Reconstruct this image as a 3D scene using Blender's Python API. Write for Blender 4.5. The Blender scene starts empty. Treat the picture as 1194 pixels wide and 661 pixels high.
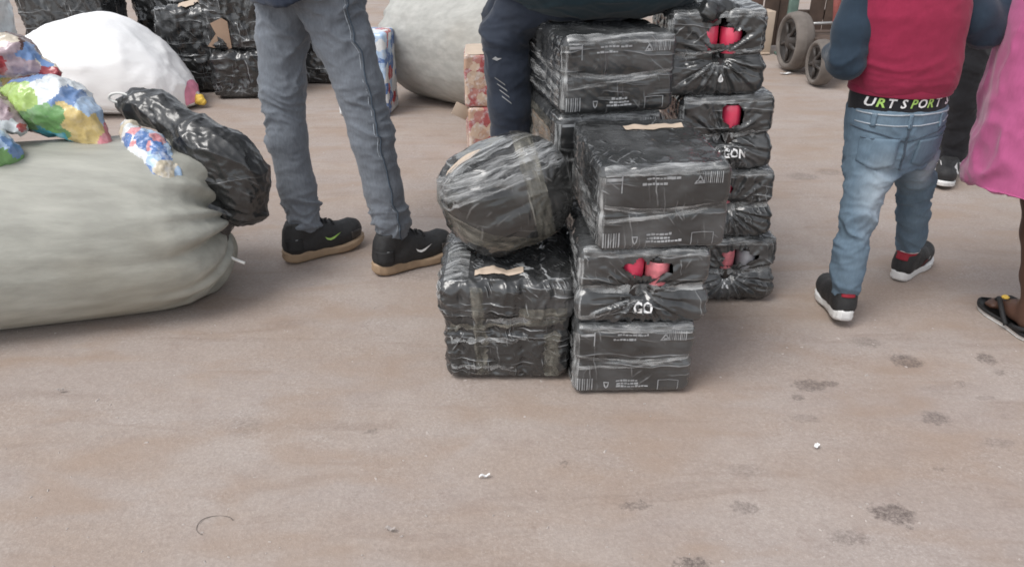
import bpy, math, random
import numpy as np
from mathutils import Vector, Matrix, Euler
from mathutils.bvhtree import BVHTree

# ------------------------------------------------------------------ camera, sky, sun, exposure
scene = bpy.context.scene
COL = scene.collection
R = math.radians

cam_d = bpy.data.cameras.new("camera")
cam_d.sensor_width = 36.0
cam_d.lens = 900.0 / 1194.0 * 36.0
cam_d.clip_start = 0.05
cam_d.clip_end = 500.0
cam = bpy.data.objects.new("camera", cam_d)
cam.location = (0.0, 0.0, 1.15)
cam.rotation_euler = (R(90.0 - 27.4), 0.0, 0.0)
COL.objects.link(cam)
scene.camera = cam

world = bpy.data.worlds.new("World")
scene.world = world
world.use_nodes = True
wn = world.node_tree
wn.nodes.clear()
w_out = wn.nodes.new("ShaderNodeOutputWorld")
w_bg = wn.nodes.new("ShaderNodeBackground")
w_sky = wn.nodes.new("ShaderNodeTexSky")
w_sky.sky_type = 'NISHITA'
w_sky.sun_disc = False
w_sky.sun_elevation = R(58)
w_sky.sun_rotation = R(-128)
w_sky.air_density = 1.0
w_sky.dust_density = 2.0
w_sky.ozone_density = 1.0
w_hs = wn.nodes.new("ShaderNodeHueSaturation")      # cloud cover: the blue of the clear sky is washed out
w_hs.inputs["Saturation"].default_value = 0.22
wn.links.new(w_sky.outputs[0], w_hs.inputs["Color"])
wn.links.new(w_hs.outputs[0], w_bg.inputs["Color"])
w_bg.inputs["Strength"].default_value = 0.15
wn.links.new(w_bg.outputs[0], w_out.inputs["Surface"])

sun_d = bpy.data.lights.new("sun", 'SUN')
sun_d.energy = 1.2
sun_d.angle = R(28)
sun_d.color = (1.0, 0.97, 0.93)
sun = bpy.data.objects.new("sun", sun_d)
# sun stands to the left, a little behind the camera
sd = Vector((-math.cos(R(58)) * 0.79, -math.cos(R(58)) * 0.61, math.sin(R(58))))
sun.rotation_euler = sd.to_track_quat('Z', 'Y').to_euler()
sun.location = (-3, -3, 6)
COL.objects.link(sun)

scene.view_settings.view_transform = 'Standard'
scene.view_settings.look = 'None'
scene.view_settings.gamma = 1.0
scene.view_settings.use_curve_mapping = False
scene.view_settings.exposure = 0.50
scene.render.engine = 'CYCLES'
scene.cycles.filter_width = 1.7
scene.cycles.max_bounces = 6
scene.cycles.transparent_max_bounces = 8

rng = np.random.default_rng(7)
random.seed(7)

# ------------------------------------------------------------------ noise
_perm = rng.permutation(256).astype(np.int32)
_perm = np.concatenate([_perm, _perm, _perm])
_g = rng.normal(size=(256, 3)).astype(np.float32)
_g /= np.linalg.norm(_g, axis=1)[:, None]

def perlin(P, seed=0):
    P = np.asarray(P, np.float32) + np.float32(seed * 17.31 + 100.5)
    I = np.floor(P).astype(np.int32)
    F = P - I
    U = F * F * F * (F * (F * 6 - 15) + 10)
    I &= 255
    def grad(dx, dy, dz):
        h = _perm[_perm[_perm[I[:, 0] + dx] + I[:, 1] + dy] + I[:, 2] + dz]
        g = _g[h]
        return g[:, 0] * (F[:, 0] - dx) + g[:, 1] * (F[:, 1] - dy) + g[:, 2] * (F[:, 2] - dz)
    def lerp(a, b, t): return a + (b - a) * t
    x00 = lerp(grad(0, 0, 0), grad(1, 0, 0), U[:, 0]); x10 = lerp(grad(0, 1, 0), grad(1, 1, 0), U[:, 0])
    x01 = lerp(grad(0, 0, 1), grad(1, 0, 1), U[:, 0]); x11 = lerp(grad(0, 1, 1), grad(1, 1, 1), U[:, 0])
    return lerp(lerp(x00, x10, U[:, 1]), lerp(x01, x11, U[:, 1]), U[:, 2]) * 1.5

def fbm(P, seed=0, o=3):
    s = 0; a = 1.0; t = 0
    for i in range(o):
        s = s + a * perlin(P * (2.03 ** i), seed + i * 3); t += a; a *= 0.5
    return s / t

def ridged(P, seed=0, o=3, sharp=2.0):
    s = 0; a = 1.0; t = 0
    for i in range(o):
        n = np.clip(1.0 - np.abs(perlin(P * (2.1 ** i), seed + i * 5)) * 1.8, 0, 1) ** sharp
        s = s + a * n; t += a; a *= 0.5
    return s / t

def sstep(a, b, x):
    t = np.clip((x - a) / (b - a), 0, 1)
    return t * t * (3 - 2 * t)

# ------------------------------------------------------------------ objects
def tag(o, label=None, cat=None, group=None, kind=None):
    if label: o["label"] = label
    if cat: o["category"] = cat
    if group: o["group"] = group
    if kind: o["kind"] = kind
    return o

def root_of(o):
    while o.parent: o = o.parent
    return o

def empty(name, loc):
    o = bpy.data.objects.new(name, None)
    o.empty_display_size = 0.05
    o.location = loc
    COL.objects.link(o)
    return o

def mk(name, V, F, mat, parent=None, smooth=True, origin=None):
    """One mesh object; V in world coordinates, F a list of polygons or an array of quads/tris (or a list of arrays)."""
    V = np.asarray(V, np.float64).reshape(-1, 3)
    if parent is not None: org = np.array(root_of(parent).location)
    else: org = np.array(origin if origin is not None else (0, 0, 0), float)
    me = bpy.data.meshes.new(name)
    if isinstance(F, np.ndarray): F = [F]
    if len(F) and isinstance(F[0], np.ndarray) and F[0].ndim == 2:
        nl = sum(f.size for f in F); npoly = sum(len(f) for f in F)
        me.vertices.add(len(V)); me.vertices.foreach_set("co", (V - org).astype(np.float32).ravel())
        me.loops.add(nl); me.loops.foreach_set("vertex_index", np.concatenate([f.ravel() for f in F]).astype(np.int32))
        me.polygons.add(npoly)
        tot = np.concatenate([np.full(len(f), f.shape[1], np.int32) for f in F])
        st = np.concatenate([[0], np.cumsum(tot)[:-1]]).astype(np.int32)
        me.polygons.foreach_set("loop_start", st)
        me.update(calc_edges=True); me.validate()
    else:
        me.from_pydata((V - org).tolist(), [], [tuple(int(i) for i in f) for f in F])
        me.update()
    me.polygons.foreach_set("use_smooth", np.full(len(me.polygons), smooth, bool))
    if isinstance(mat, (list, tuple)):
        for m in mat: me.materials.append(m)
    elif mat is not None: me.materials.append(mat)
    o = bpy.data.objects.new(name, me)
    COL.objects.link(o)
    if parent is not None: o.parent = parent
    else: o.location = org
    return o

def normals(V, F):
    Fs = [F] if isinstance(F, np.ndarray) else F
    N = np.zeros_like(V)
    for f in Fs:
        n = np.cross(V[f[:, 1]] - V[f[:, 0]], V[f[:, -1]] - V[f[:, 0]])
        for k in range(f.shape[1]):
            for c in range(3): N[:, c] += np.bincount(f[:, k], n[:, c], len(V))
    return N / (np.linalg.norm(N, axis=1)[:, None] + 1e-12)

def bvh(V, F):
    polys = []
    for f in ([F] if isinstance(F, np.ndarray) else F): polys += f.tolist()
    return BVHTree.FromPolygons([tuple(v) for v in V.tolist()], polys)

def rotm(rx=0, ry=0, rz=0):
    return np.array(Euler((R(rx), R(ry), R(rz))).to_matrix())

# ------------------------------------------------------------------ volumes -> one continuous skin (surface nets)
class Vol:
    def __init__(s, lo, hi, h):
        s.lo = np.array(lo, float); s.h = h
        s.n = np.ceil((np.array(hi, float) - s.lo) / h).astype(int) + 1
        s.D = np.full(tuple(s.n), 0.2, np.float32)
        s.ax = [(s.lo[i] + np.arange(s.n[i]) * h).astype(np.float32) for i in range(3)]
    def _sl(s, lo, hi):
        a = np.clip(np.floor((np.array(lo) - s.lo) / s.h).astype(int), 0, s.n - 1)
        b = np.clip(np.ceil((np.array(hi) - s.lo) / s.h).astype(int) + 1, 1, s.n)
        return tuple(slice(a[i], max(b[i], a[i] + 1)) for i in range(3))
    def _pts(s, sl):
        return (s.ax[0][sl[0]][:, None, None], s.ax[1][sl[1]][None, :, None], s.ax[2][sl[2]][None, None, :])
    def _put(s, sl, d, k):
        a = s.D[sl]
        if k > 0:
            hh = np.clip(0.5 + 0.5 * (a - d) / k, 0, 1)
            s.D[sl] = a + (d - a) * hh - k * hh * (1 - hh)
        else: s.D[sl] = np.minimum(a, d)
    def cap(s, a, b, ra, rb, k=0.02):
        a = np.array(a, float); b = np.array(b, float); m = max(ra, rb) + 0.05
        sl = s._sl(np.minimum(a, b) - m, np.maximum(a, b) + m)
        x, y, z = s._pts(sl); ba = b - a; L = float(ba @ ba) + 1e-9
        t = np.clip(((x - a[0]) * ba[0] + (y - a[1]) * ba[1] + (z - a[2]) * ba[2]) / L, 0, 1)
        d = np.sqrt((x - a[0] - t * ba[0]) ** 2 + (y - a[1] - t * ba[1]) ** 2 + (z - a[2] - t * ba[2]) ** 2) - (ra + (rb - ra) * t)
        s._put(sl, d.astype(np.float32), k); return s
    def chain(s, pts, rads, k=0.02):
        for i in range(len(pts) - 1): s.cap(pts[i], pts[i + 1], rads[i], rads[i + 1], k)
        return s
    def ell(s, c, r, k=0.02, rz=0, M=None):
        c = np.array(c, float); r = np.array(r, float); m = r.max() + 0.05
        sl = s._sl(c - m, c + m); x, y, z = s._pts(sl)
        x = x - c[0]; y = y - c[1]; z = z - c[2]
        if M is None: M = rotm(0, 0, rz)
        px = x * M[0, 0] + y * M[1, 0] + z * M[2, 0]; py = x * M[0, 1] + y * M[1, 1] + z * M[2, 1]; pz = x * M[0, 2] + y * M[1, 2] + z * M[2, 2]
        k0 = np.sqrt((px / r[0]) ** 2 + (py / r[1]) ** 2 + (pz / r[2]) ** 2)
        k1 = np.sqrt((px / r[0] ** 2) ** 2 + (py / r[1] ** 2) ** 2 + (pz / r[2] ** 2) ** 2) + 1e-6
        s._put(sl, (k0 * (k0 - 1) / k1).astype(np.float32), k); return s
    def tube(s, zs, cx, cy, rx, ry, rz=0, k=0.02, pw=2.0):
        """upright tube of elliptical section, its axis and radii given at heights zs; closed top and bottom"""
        zs = np.array(zs, float); m = max(max(rx), max(ry)) + 0.06
        sl = s._sl((min(cx) - m, min(cy) - m, zs[0] - 0.06), (max(cx) + m, max(cy) + m, zs[-1] + 0.06))
        x, y, z = s._pts(sl); zz = z.ravel()
        g = lambda a: np.interp(zz, zs, a).astype(np.float32)[None, None, :]
        X = x - g(cx); Y = y - g(cy); c, q = math.cos(R(rz)), math.sin(R(rz))
        u = X * c + Y * q; v = -X * q + Y * c; a = g(rx); b = g(ry)
        d = ((np.abs(u / a) ** pw + np.abs(v / b) ** pw) ** (1 / pw) - 1) * np.minimum(a, b)
        d = np.maximum(d, np.maximum(zs[0] - z, z - zs[-1]))
        s._put(sl, d.astype(np.float32), k); return s
    def cut(s, f):
        """keep where f(x,y,z) < 0"""
        x, y, z = s._pts((slice(None),) * 3)
        s.D = np.maximum(s.D, f(x, y, z).astype(np.float32) + 0 * s.D); return s
    def mesh(s):
        D = s.D.copy(); D[0] = D[-1] = 0.1; D[:, 0] = D[:, -1] = 0.1; D[:, :, 0] = D[:, :, -1] = 0.1
        S = D < 0; n = D.shape
        cs = [(i, j, k) for i in (0, 1) for j in (0, 1) for k in (0, 1)]
        cnt = sum(S[c[0]:n[0] - 1 + c[0], c[1]:n[1] - 1 + c[1], c[2]:n[2] - 1 + c[2]].astype(np.int8) for c in cs)
        m = (cnt > 0) & (cnt < 8)
        idx = np.full(m.shape, -1, np.int64); ijk = np.argwhere(m); idx[m] = np.arange(len(ijk))
        acc = np.zeros((len(ijk), 3)); num = np.zeros(len(ijk))
        for c0 in cs:
            for a in range(3):
                if c0[a]: continue
                c1 = list(c0); c1[a] = 1
                v0 = D[ijk[:, 0] + c0[0], ijk[:, 1] + c0[1], ijk[:, 2] + c0[2]]
                v1 = D[ijk[:, 0] + c1[0], ijk[:, 1] + c1[1], ijk[:, 2] + c1[2]]
                cr = (v0 < 0) != (v1 < 0)
                t = np.where(cr, v0 / np.where(cr, v0 - v1, 1), 0)
                p = np.array(c0, float)[None, :].repeat(len(ijk), 0); p[:, a] += t
                acc += p * cr[:, None]; num += cr
        V = (ijk + acc / num[:, None]) * s.h + s.lo
        Q = []
        for a in range(3):
            b, c = (a + 1) % 3, (a + 2) % 3
            s0 = [slice(None)] * 3; s1 = [slice(None)] * 3; s0[a] = slice(0, -1); s1[a] = slice(1, None)
            S0 = S[tuple(s0)]; e = np.argwhere(S0 != S[tuple(s1)])
            ins = S0[e[:, 0], e[:, 1], e[:, 2]]
            def cell(db, dc):
                q = e.copy(); q[:, b] += db; q[:, c] += dc
                return idx[q[:, 0], q[:, 1], q[:, 2]]
            q = np.stack([cell(-1, -1), cell(0, -1), cell(0, 0), cell(-1, 0)], 1)
            q[~ins] = q[~ins][:, ::-1]
            Q.append(q)
        Q = np.concatenate(Q)
        return V, Q[(Q >= 0).all(1)]

def relax(V, F, it=2, w=0.5):
    for _ in range(it):
        A = np.zeros_like(V); n = np.zeros(len(V))
        for k in range(F.shape[1]):
            a, b = F[:, k], F[:, (k + 1) % F.shape[1]]
            for c in range(3): A[:, c] += np.bincount(a, V[b, c], len(V)) + np.bincount(b, V[a, c], len(V))
            n += np.bincount(a, minlength=len(V)) + np.bincount(b, minlength=len(V))
        V = V + w * (A / n[:, None] - V)
    return V

# ------------------------------------------------------------------ shapes
def grid_faces(nu, nv, cu=False, cv=False):
    i = np.arange(nu if cu else nu - 1); j = np.arange(nv if cv else nv - 1)
    I, J = np.meshgrid(i, j, indexing='ij'); I = I.ravel(); J = J.ravel()
    I2 = (I + 1) % nu; J2 = (J + 1) % nv
    return np.stack([I * nv + J, I2 * nv + J, I2 * nv + J2, I * nv + J2], 1)

def lathe(prof, seg=20, M=None, loc=(0, 0, 0)):
    prof = np.array(prof, float); a = np.linspace(0, 2 * np.pi, seg, endpoint=False)
    V = np.stack([prof[:, 0][:, None] * np.cos(a), prof[:, 0][:, None] * np.sin(a), prof[:, 1][:, None] + 0 * a], -1).reshape(-1, 3)
    F = grid_faces(len(prof), seg, False, True)[:, ::-1]
    if M is not None: V = V @ M.T
    return V + np.array(loc), F

def box_vf(c, s, M=None, bev=0.004):
    """bevelled box: centre c, full size s"""
    V, F, N = wrapbox_raw(s[0], s[1], s[2], min(bev, min(s) * 0.45), None)
    V = V - np.array([0, 0, s[2] / 2])
    if M is not None: V = V @ M.T
    return V + np.array(c), F

def wrapbox_raw(w, d, h, r, step):
    if step is None:
        ax = [np.array([-x / 2, -x / 2 + r, x / 2 - r, x / 2]) for x in (w, d, h)]
    else:
        ax = []
        for x in (w, d, h): ax.append(np.linspace(-x / 2, x / 2, max(4, int(round(x / step))) + 1))
    n = [len(a) for a in ax]
    I, J, K = np.meshgrid(*[np.arange(k) for k in n], indexing='ij')
    b = (I == 0) | (I == n[0] - 1) | (J == 0) | (J == n[1] - 1) | (K == 0) | (K == n[2] - 1)
    idx = np.full(b.shape, -1, np.int64); idx[b] = np.arange(b.sum())
    P = np.stack([ax[0][I[b]], ax[1][J[b]], ax[2][K[b]]], 1)
    hs = np.array([w, d, h]) / 2
    q = np.clip(P, -(hs - r), hs - r); dv = P - q
    N = dv / (np.linalg.norm(dv, axis=1)[:, None] + 1e-12)
    V = q + N * r
    F = []
    for a in range(3):
        for e in (0, n[a] - 1):
            s = np.take(idx, e, axis=a)
            if a == 1: s = s.T
            q4 = np.stack([s[:-1, :-1].ravel(), s[1:, :-1].ravel(), s[1:, 1:].ravel(), s[:-1, 1:].ravel()], 1)
            F.append(q4 if e else q4[:, ::-1])
    V[:, 2] += h / 2
    return V, np.concatenate(F), N

def bar(a, b, r, seg=10, r2=None):
    a = np.array(a, float); b = np.array(b, float); d = b - a; L = np.linalg.norm(d); d /= L
    u = np.cross(d, [0, 0, 1.0]) if abs(d[2]) < 0.9 else np.cross(d, [1.0, 0, 0])
    u /= np.linalg.norm(u); v = np.cross(d, u)
    an = np.linspace(0, 2 * np.pi, seg, endpoint=False)
    ring = np.cos(an)[:, None] * u + np.sin(an)[:, None] * v
    r2 = r if r2 is None else r2
    V = np.concatenate([[a], a + ring * r, b + ring * r2, [b]])
    F = [(0, 1 + (i + 1) % seg, 1 + i) for i in range(seg)] + [(1 + i, 1 + (i + 1) % seg, 1 + seg + (i + 1) % seg, 1 + seg + i) for i in range(seg)] + [(1 + 2 * seg, 1 + seg + i, 1 + seg + (i + 1) % seg) for i in range(seg)]
    return V, F

def sweep(pts, r, seg=8):
    pts = np.array(pts, float); n = len(pts)
    r = np.broadcast_to(r, n)
    T = np.gradient(pts, axis=0); T /= np.linalg.norm(T, axis=1)[:, None]
    up = np.array([0.12, 0.2, 0.97])
    U = np.cross(T, up); U /= np.linalg.norm(U, axis=1)[:, None]; W = np.cross(T, U)
    a = np.linspace(0, 2 * np.pi, seg, endpoint=False)
    V = pts[:, None] + r[:, None, None] * (np.cos(a)[None, :, None] * U[:, None] + np.sin(a)[None, :, None] * W[:, None])
    F = [tuple(f) for f in grid_faces(n, seg, False, True)]
    F += [tuple(range(seg)), tuple((n - 1) * seg + k for k in range(seg))[::-1]]
    return V.reshape(-1, 3), F

def merge(parts):
    Vs = []; Fs = []; o = 0
    for V, F in parts:
        Vs.append(np.asarray(V)); Fs += [tuple(int(i) + o for i in f) for f in F]; o += len(V)
    return np.concatenate(Vs), Fs

def poly_patch(poly2, n=1):
    """flat polygon -> (pts2, faces)"""
    return np.array(poly2, float), [tuple(range(len(poly2)))]

def rect2(x0, z0, x1, z1, nx=1, nz=1):
    xs = np.linspace(x0, x1, nx + 1); zs = np.linspace(z0, z1, nz + 1)
    X, Z = np.meshgrid(xs, zs, indexing='ij')
    return np.stack([X.ravel(), Z.ravel()], 1), [tuple(f) for f in grid_faces(nx + 1, nz + 1)]

def ring2(outer, width):
    o = np.array(outer, float); c = o.mean(0); d = o - c
    i = c + d * (1 - width / np.linalg.norm(d, axis=1)[:, None]); n = len(o)
    return np.concatenate([o, i]), [(k, (k + 1) % n, n + (k + 1) % n, n + k) for k in range(n)]

def merge2(parts): return merge(parts)

def font2(txt, size, shear=0.0, bold=0.0):
    cu = bpy.data.curves.new("lettering", 'FONT')
    cu.body = txt; cu.size = size; cu.shear = shear; cu.offset = bold; cu.resolution_u = 2
    cu.align_x = 'CENTER'; cu.align_y = 'CENTER'
    ob = bpy.data.objects.new("lettering", cu)
    me = bpy.data.meshes.new_from_object(ob)
    V = np.array([v.co[:2] for v in me.vertices]); F = [tuple(p.vertices) for p in me.polygons]
    bpy.data.objects.remove(ob); bpy.data.curves.remove(cu); bpy.data.meshes.remove(me)
    return V, F

def set_uv(o, uvs):
    """uv per vertex, in metres along and across the strip"""
    me = o.data; lay = me.uv_layers.new(name="uv"); li = np.zeros(len(me.loops), np.int32); me.loops.foreach_get("vertex_index", li)
    lay.data.foreach_set("uv", uvs[li].astype(np.float32).ravel()); return o

def print_on(name, p2, F, org, ux, uz, tree, mat, parent, off=0.0012, thick=0.0):
    """lay a flat shape on a surface: p2 -> org + x*ux + z*uz, then cast along ux x uz onto the surface and lift it by off"""
    org = np.array(org, float); ux = np.array(ux, float); uz = np.array(uz, float)
    ux /= np.linalg.norm(ux); uz /= np.linalg.norm(uz)
    d = Vector(np.cross(uz, ux)); d.normalize()
    V = []; ok = []
    for x, z in p2:
        o = Vector(org + ux * x + uz * z)
        hit = tree.ray_cast(o - d * 0.25, d, 0.6)
        if hit[0] is None: ok.append(False); V.append(tuple(o))
        else:
            ok.append(True); V.append(tuple(hit[0] - d * off))
    F = [f for f in F if all(ok[i] for i in f)]
    if not F: return None
    uvs = np.array(p2, float)[:, :2]
    V = np.array(V); nV = len(V)
    if thick:
        V2 = V + np.array(d) * (thick + off); F2 = list(F) + [tuple(i + nV for i in f[::-1]) for f in F]
        from collections import Counter
        cnt = Counter(); 
        for f in F:
            for i in range(len(f)): cnt[(f[i], f[(i + 1) % len(f)])] += 1
        for (a, b) in list(cnt):
            if (b, a) not in cnt: F2.append((b, a, a + nV, b + nV))
        V = np.concatenate([V, V2]); F = F2; uvs = np.concatenate([uvs, uvs])
    return set_uv(mk(name, V, F, mat, parent, True), uvs)

def wrap_strip(name, path, side, width, tree, mat, parent, off=0.002, nw=5):
    """tape: a band of given width that follows a surface along a path of rough points"""
    path = np.array(path, float); n = len(path); side = np.array(side, float)
    if side.ndim == 1: side = np.broadcast_to(side, path.shape)
    rows = []
    for i in range(n):
        row = []
        for j in range(nw):
            q = path[i] + side[i] * (j / (nw - 1) - 0.5) * width
            co, no, _, _ = tree.find_nearest(Vector(q))
            row.append(np.array(co) + np.array(no) * off)
        rows.append(row)
    V = np.array(rows).reshape(-1, 3)
    L = np.concatenate([[0], np.cumsum(np.linalg.norm(np.diff(path, axis=0), axis=1))])
    A, B = np.meshgrid(L, np.linspace(0, width, nw), indexing='ij')
    return set_uv(mk(name, V, grid_faces(n, nw), mat, parent), np.stack([A.ravel(), B.ravel()], 1))

def lerp_path(pts, n):
    pts = np.array(pts, float); L = np.concatenate([[0], np.cumsum(np.linalg.norm(np.diff(pts, axis=0), axis=1))])
    t = np.linspace(0, L[-1], n)
    return np.stack([np.interp(t, L, pts[:, k]) for k in range(3)], 1)

# ------------------------------------------------------------------ materials
def new_mat(name):
    m = bpy.data.materials.new(name); m.use_nodes = True
    nt = m.node_tree; nt.nodes.clear()
    out = nt.nodes.new("ShaderNodeOutputMaterial"); b = nt.nodes.new("ShaderNodeBsdfPrincipled")
    nt.links.new(b.outputs[0], out.inputs[0])
    return m, nt, b

def nd(nt, t, ins=None, **props):
    n = nt.nodes.new(t)
    for k, v in props.items(): setattr(n, k, v)
    for k, v in (ins or {}).items():
        sock = n.inputs[k]
        if isinstance(v, bpy.types.NodeSocket): nt.links.new(v, sock)
        elif isinstance(v, bpy.types.Node): nt.links.new(v.outputs[0], sock)
        else: sock.default_value = v
    return n

def obco(nt, sc=(1, 1, 1), rot=(0, 0, 0), loc=(0, 0, 0), src="Object"):
    tc = nd(nt, "ShaderNodeTexCoord")
    return nd(nt, "ShaderNodeMapping", {"Vector": tc.outputs[src], "Scale": sc, "Rotation": rot, "Location": loc})

def noise(nt, vec, scale, detail=4, rough=0.55, dist=0.0):
    return nd(nt, "ShaderNodeTexNoise", {"Vector": vec, "Scale": scale, "Detail": detail, "Roughness": rough, "Distortion": dist})

def ramp(nt, fac, stops, mode='LINEAR'):
    n = nd(nt, "ShaderNodeValToRGB", {"Fac": fac})
    n.color_ramp.interpolation = mode
    e = n.color_ramp.elements
    while len(e) < len(stops): e.new(0.5)
    for i, (p, c) in enumerate(stops):
        e[i].position = p; e[i].color = (*c, 1) if isinstance(c, (tuple, list)) else (c, c, c, 1)
    return n

def mixc(nt, fac, a, b, mode='MIX'):
    n = nd(nt, "ShaderNodeMix", data_type='RGBA', blend_type=mode)
    for s, v in ((n.inputs[0], fac), (n.inputs[6], a), (n.inputs[7], b)):
        if isinstance(v, bpy.types.NodeSocket): nt.links.new(v, s)
        elif isinstance(v, bpy.types.Node): nt.links.new(v.outputs[0], s)
        else: s.default_value = v if not isinstance(v, tuple) or len(v) == 4 else (*v, 1)
    return n.outputs[2]

def math_(nt, op, a, b=None, clamp=False):
    n = nd(nt, "ShaderNodeMath", operation=op); n.use_clamp = clamp
    for i, v in enumerate((a, b)):
        if v is None: continue
        if isinstance(v, bpy.types.NodeSocket): nt.links.new(v, n.inputs[i])
        elif isinstance(v, bpy.types.Node): nt.links.new(v.outputs[0], n.inputs[i])
        else: n.inputs[i].default_value = v
    return n.outputs[0]

def setp(nt, b, **kw):
    names = dict(color="Base Color", rough="Roughness", metal="Metallic", spec="Specular IOR Level", coat="Coat Weight", coatr="Coat Roughness",
                 normal="Normal", alpha="Alpha", sheen="Sheen Weight", trans="Transmission Weight", sss="Subsurface Weight", cnormal="Coat Normal")
    for k, v in kw.items():
        s = b.inputs[names[k]]
        if isinstance(v, bpy.types.NodeSocket): nt.links.new(v, s)
        elif isinstance(v, bpy.types.Node): nt.links.new(v.outputs[0], s)
        else: s.default_value = (*v, 1) if k == "color" and len(v) == 3 else v

def bump(nt, h, strength, dist=0.002, normal=None):
    n = nd(nt, "ShaderNodeBump", {"Height": h, "Strength": strength, "Distance": dist})
    if normal is not None: nt.links.new(normal, n.inputs["Normal"])
    return n.outputs[0]

def plain(name, col, rough=0.5, var=0.15, nscale=40, bs=0.15, **kw):
    """a coloured material with a little mottling and grain"""
    m, nt, b = new_mat(name)
    c = obco(nt); n1 = noise(nt, c, nscale * 0.25, 4); n2 = noise(nt, c, nscale * 4, 3)
    dark = tuple(x * (1 - var) for x in col); lite = tuple(min(1, x * (1 + var)) for x in col)
    setp(nt, b, color=ramp(nt, n1, [(0.3, dark), (0.7, lite)]), rough=rough, normal=bump(nt, n2, bs), **kw)
    return m

def rndco(nt, sc=(1, 1, 1), rot=(0, 0, 0)):
    """object coordinates shifted per object, so that alike things do not repeat one pattern"""
    tc = nd(nt, "ShaderNodeTexCoord"); oi = nd(nt, "ShaderNodeObjectInfo")
    ad = nd(nt, "ShaderNodeVectorMath", {0: tc.outputs["Object"]}, operation='ADD')
    ml = math_(nt, 'MULTIPLY', oi.outputs["Random"], 23.0)
    nt.links.new(ml, ad.inputs[1])
    return nd(nt, "ShaderNodeMapping", {"Vector": ad.outputs[0], "Scale": sc, "Rotation": rot})

def film_mat(name, base=0.034, haze=0.095, line=0.34, amount=0.65, bumps=0.5, rough=0.16, tint=(0.97, 1.0, 1.02), st=1.0, lo=0.45):
    """black printed film under stretched clear film: taut creases carry painted pale highlights along their length, the rest stays dark and glossy"""
    m, nt, b = new_mat(name)
    c = rndco(nt); warp = noise(nt, c, 5, 1)
    tcx = nd(nt, "ShaderNodeTexCoord"); w2_ = noise(nt, c, 16, 2)
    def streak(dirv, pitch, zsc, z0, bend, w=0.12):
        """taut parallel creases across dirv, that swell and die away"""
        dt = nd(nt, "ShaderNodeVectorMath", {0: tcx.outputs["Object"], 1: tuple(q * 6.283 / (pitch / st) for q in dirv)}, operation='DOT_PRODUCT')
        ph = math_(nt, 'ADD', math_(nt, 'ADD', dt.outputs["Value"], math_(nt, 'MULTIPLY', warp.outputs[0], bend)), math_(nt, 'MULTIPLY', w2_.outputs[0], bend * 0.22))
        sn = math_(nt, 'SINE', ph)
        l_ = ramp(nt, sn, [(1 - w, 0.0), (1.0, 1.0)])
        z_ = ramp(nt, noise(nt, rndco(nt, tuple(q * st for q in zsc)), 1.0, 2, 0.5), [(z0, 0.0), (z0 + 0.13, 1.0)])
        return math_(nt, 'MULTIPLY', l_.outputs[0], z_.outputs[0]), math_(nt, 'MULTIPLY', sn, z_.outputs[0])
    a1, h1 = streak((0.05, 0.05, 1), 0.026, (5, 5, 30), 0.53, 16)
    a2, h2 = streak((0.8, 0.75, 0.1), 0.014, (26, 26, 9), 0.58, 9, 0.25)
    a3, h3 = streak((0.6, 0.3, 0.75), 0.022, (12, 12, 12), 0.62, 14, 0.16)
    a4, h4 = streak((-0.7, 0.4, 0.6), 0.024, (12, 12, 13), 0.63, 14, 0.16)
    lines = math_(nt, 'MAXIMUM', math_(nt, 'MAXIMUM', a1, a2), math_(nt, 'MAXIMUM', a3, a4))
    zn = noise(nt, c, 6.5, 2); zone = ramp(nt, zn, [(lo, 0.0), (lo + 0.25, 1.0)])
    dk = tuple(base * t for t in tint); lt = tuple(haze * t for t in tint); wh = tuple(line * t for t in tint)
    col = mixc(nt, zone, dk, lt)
    col = mixc(nt, math_(nt, 'MULTIPLY', lines, amount, True), col, wh)  # glints on the creases, painted into the base colour as pale lines
    hgt = math_(nt, 'ADD', math_(nt, 'ADD', h1, h2), math_(nt, 'ADD', h3, h4))
    nr = bump(nt, hgt, bumps * 0.8, 0.003); nr = bump(nt, w2_, bumps, 0.012, nr)
    nr = bump(nt, lines, bumps, 0.002, nr)
    setp(nt, b, color=col, rough=ramp(nt, zn, [(0.3, rough * 0.75), (0.7, rough * 1.5)]), normal=nr, spec=0.6, coat=0.4, coatr=rough * 0.6, cnormal=nr)
    return m

M = {}
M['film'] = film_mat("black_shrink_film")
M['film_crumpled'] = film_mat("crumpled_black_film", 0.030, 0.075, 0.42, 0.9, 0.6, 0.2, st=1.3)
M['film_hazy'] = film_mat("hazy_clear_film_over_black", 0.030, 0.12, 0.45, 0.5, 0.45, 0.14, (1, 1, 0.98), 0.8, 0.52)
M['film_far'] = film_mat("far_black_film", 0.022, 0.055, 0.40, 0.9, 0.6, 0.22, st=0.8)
M['bin_bag'] = film_mat("thin_black_bag", 0.020, 0.030, 0.18, 0.4, 0.3, 0.26, st=0.5)

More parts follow.
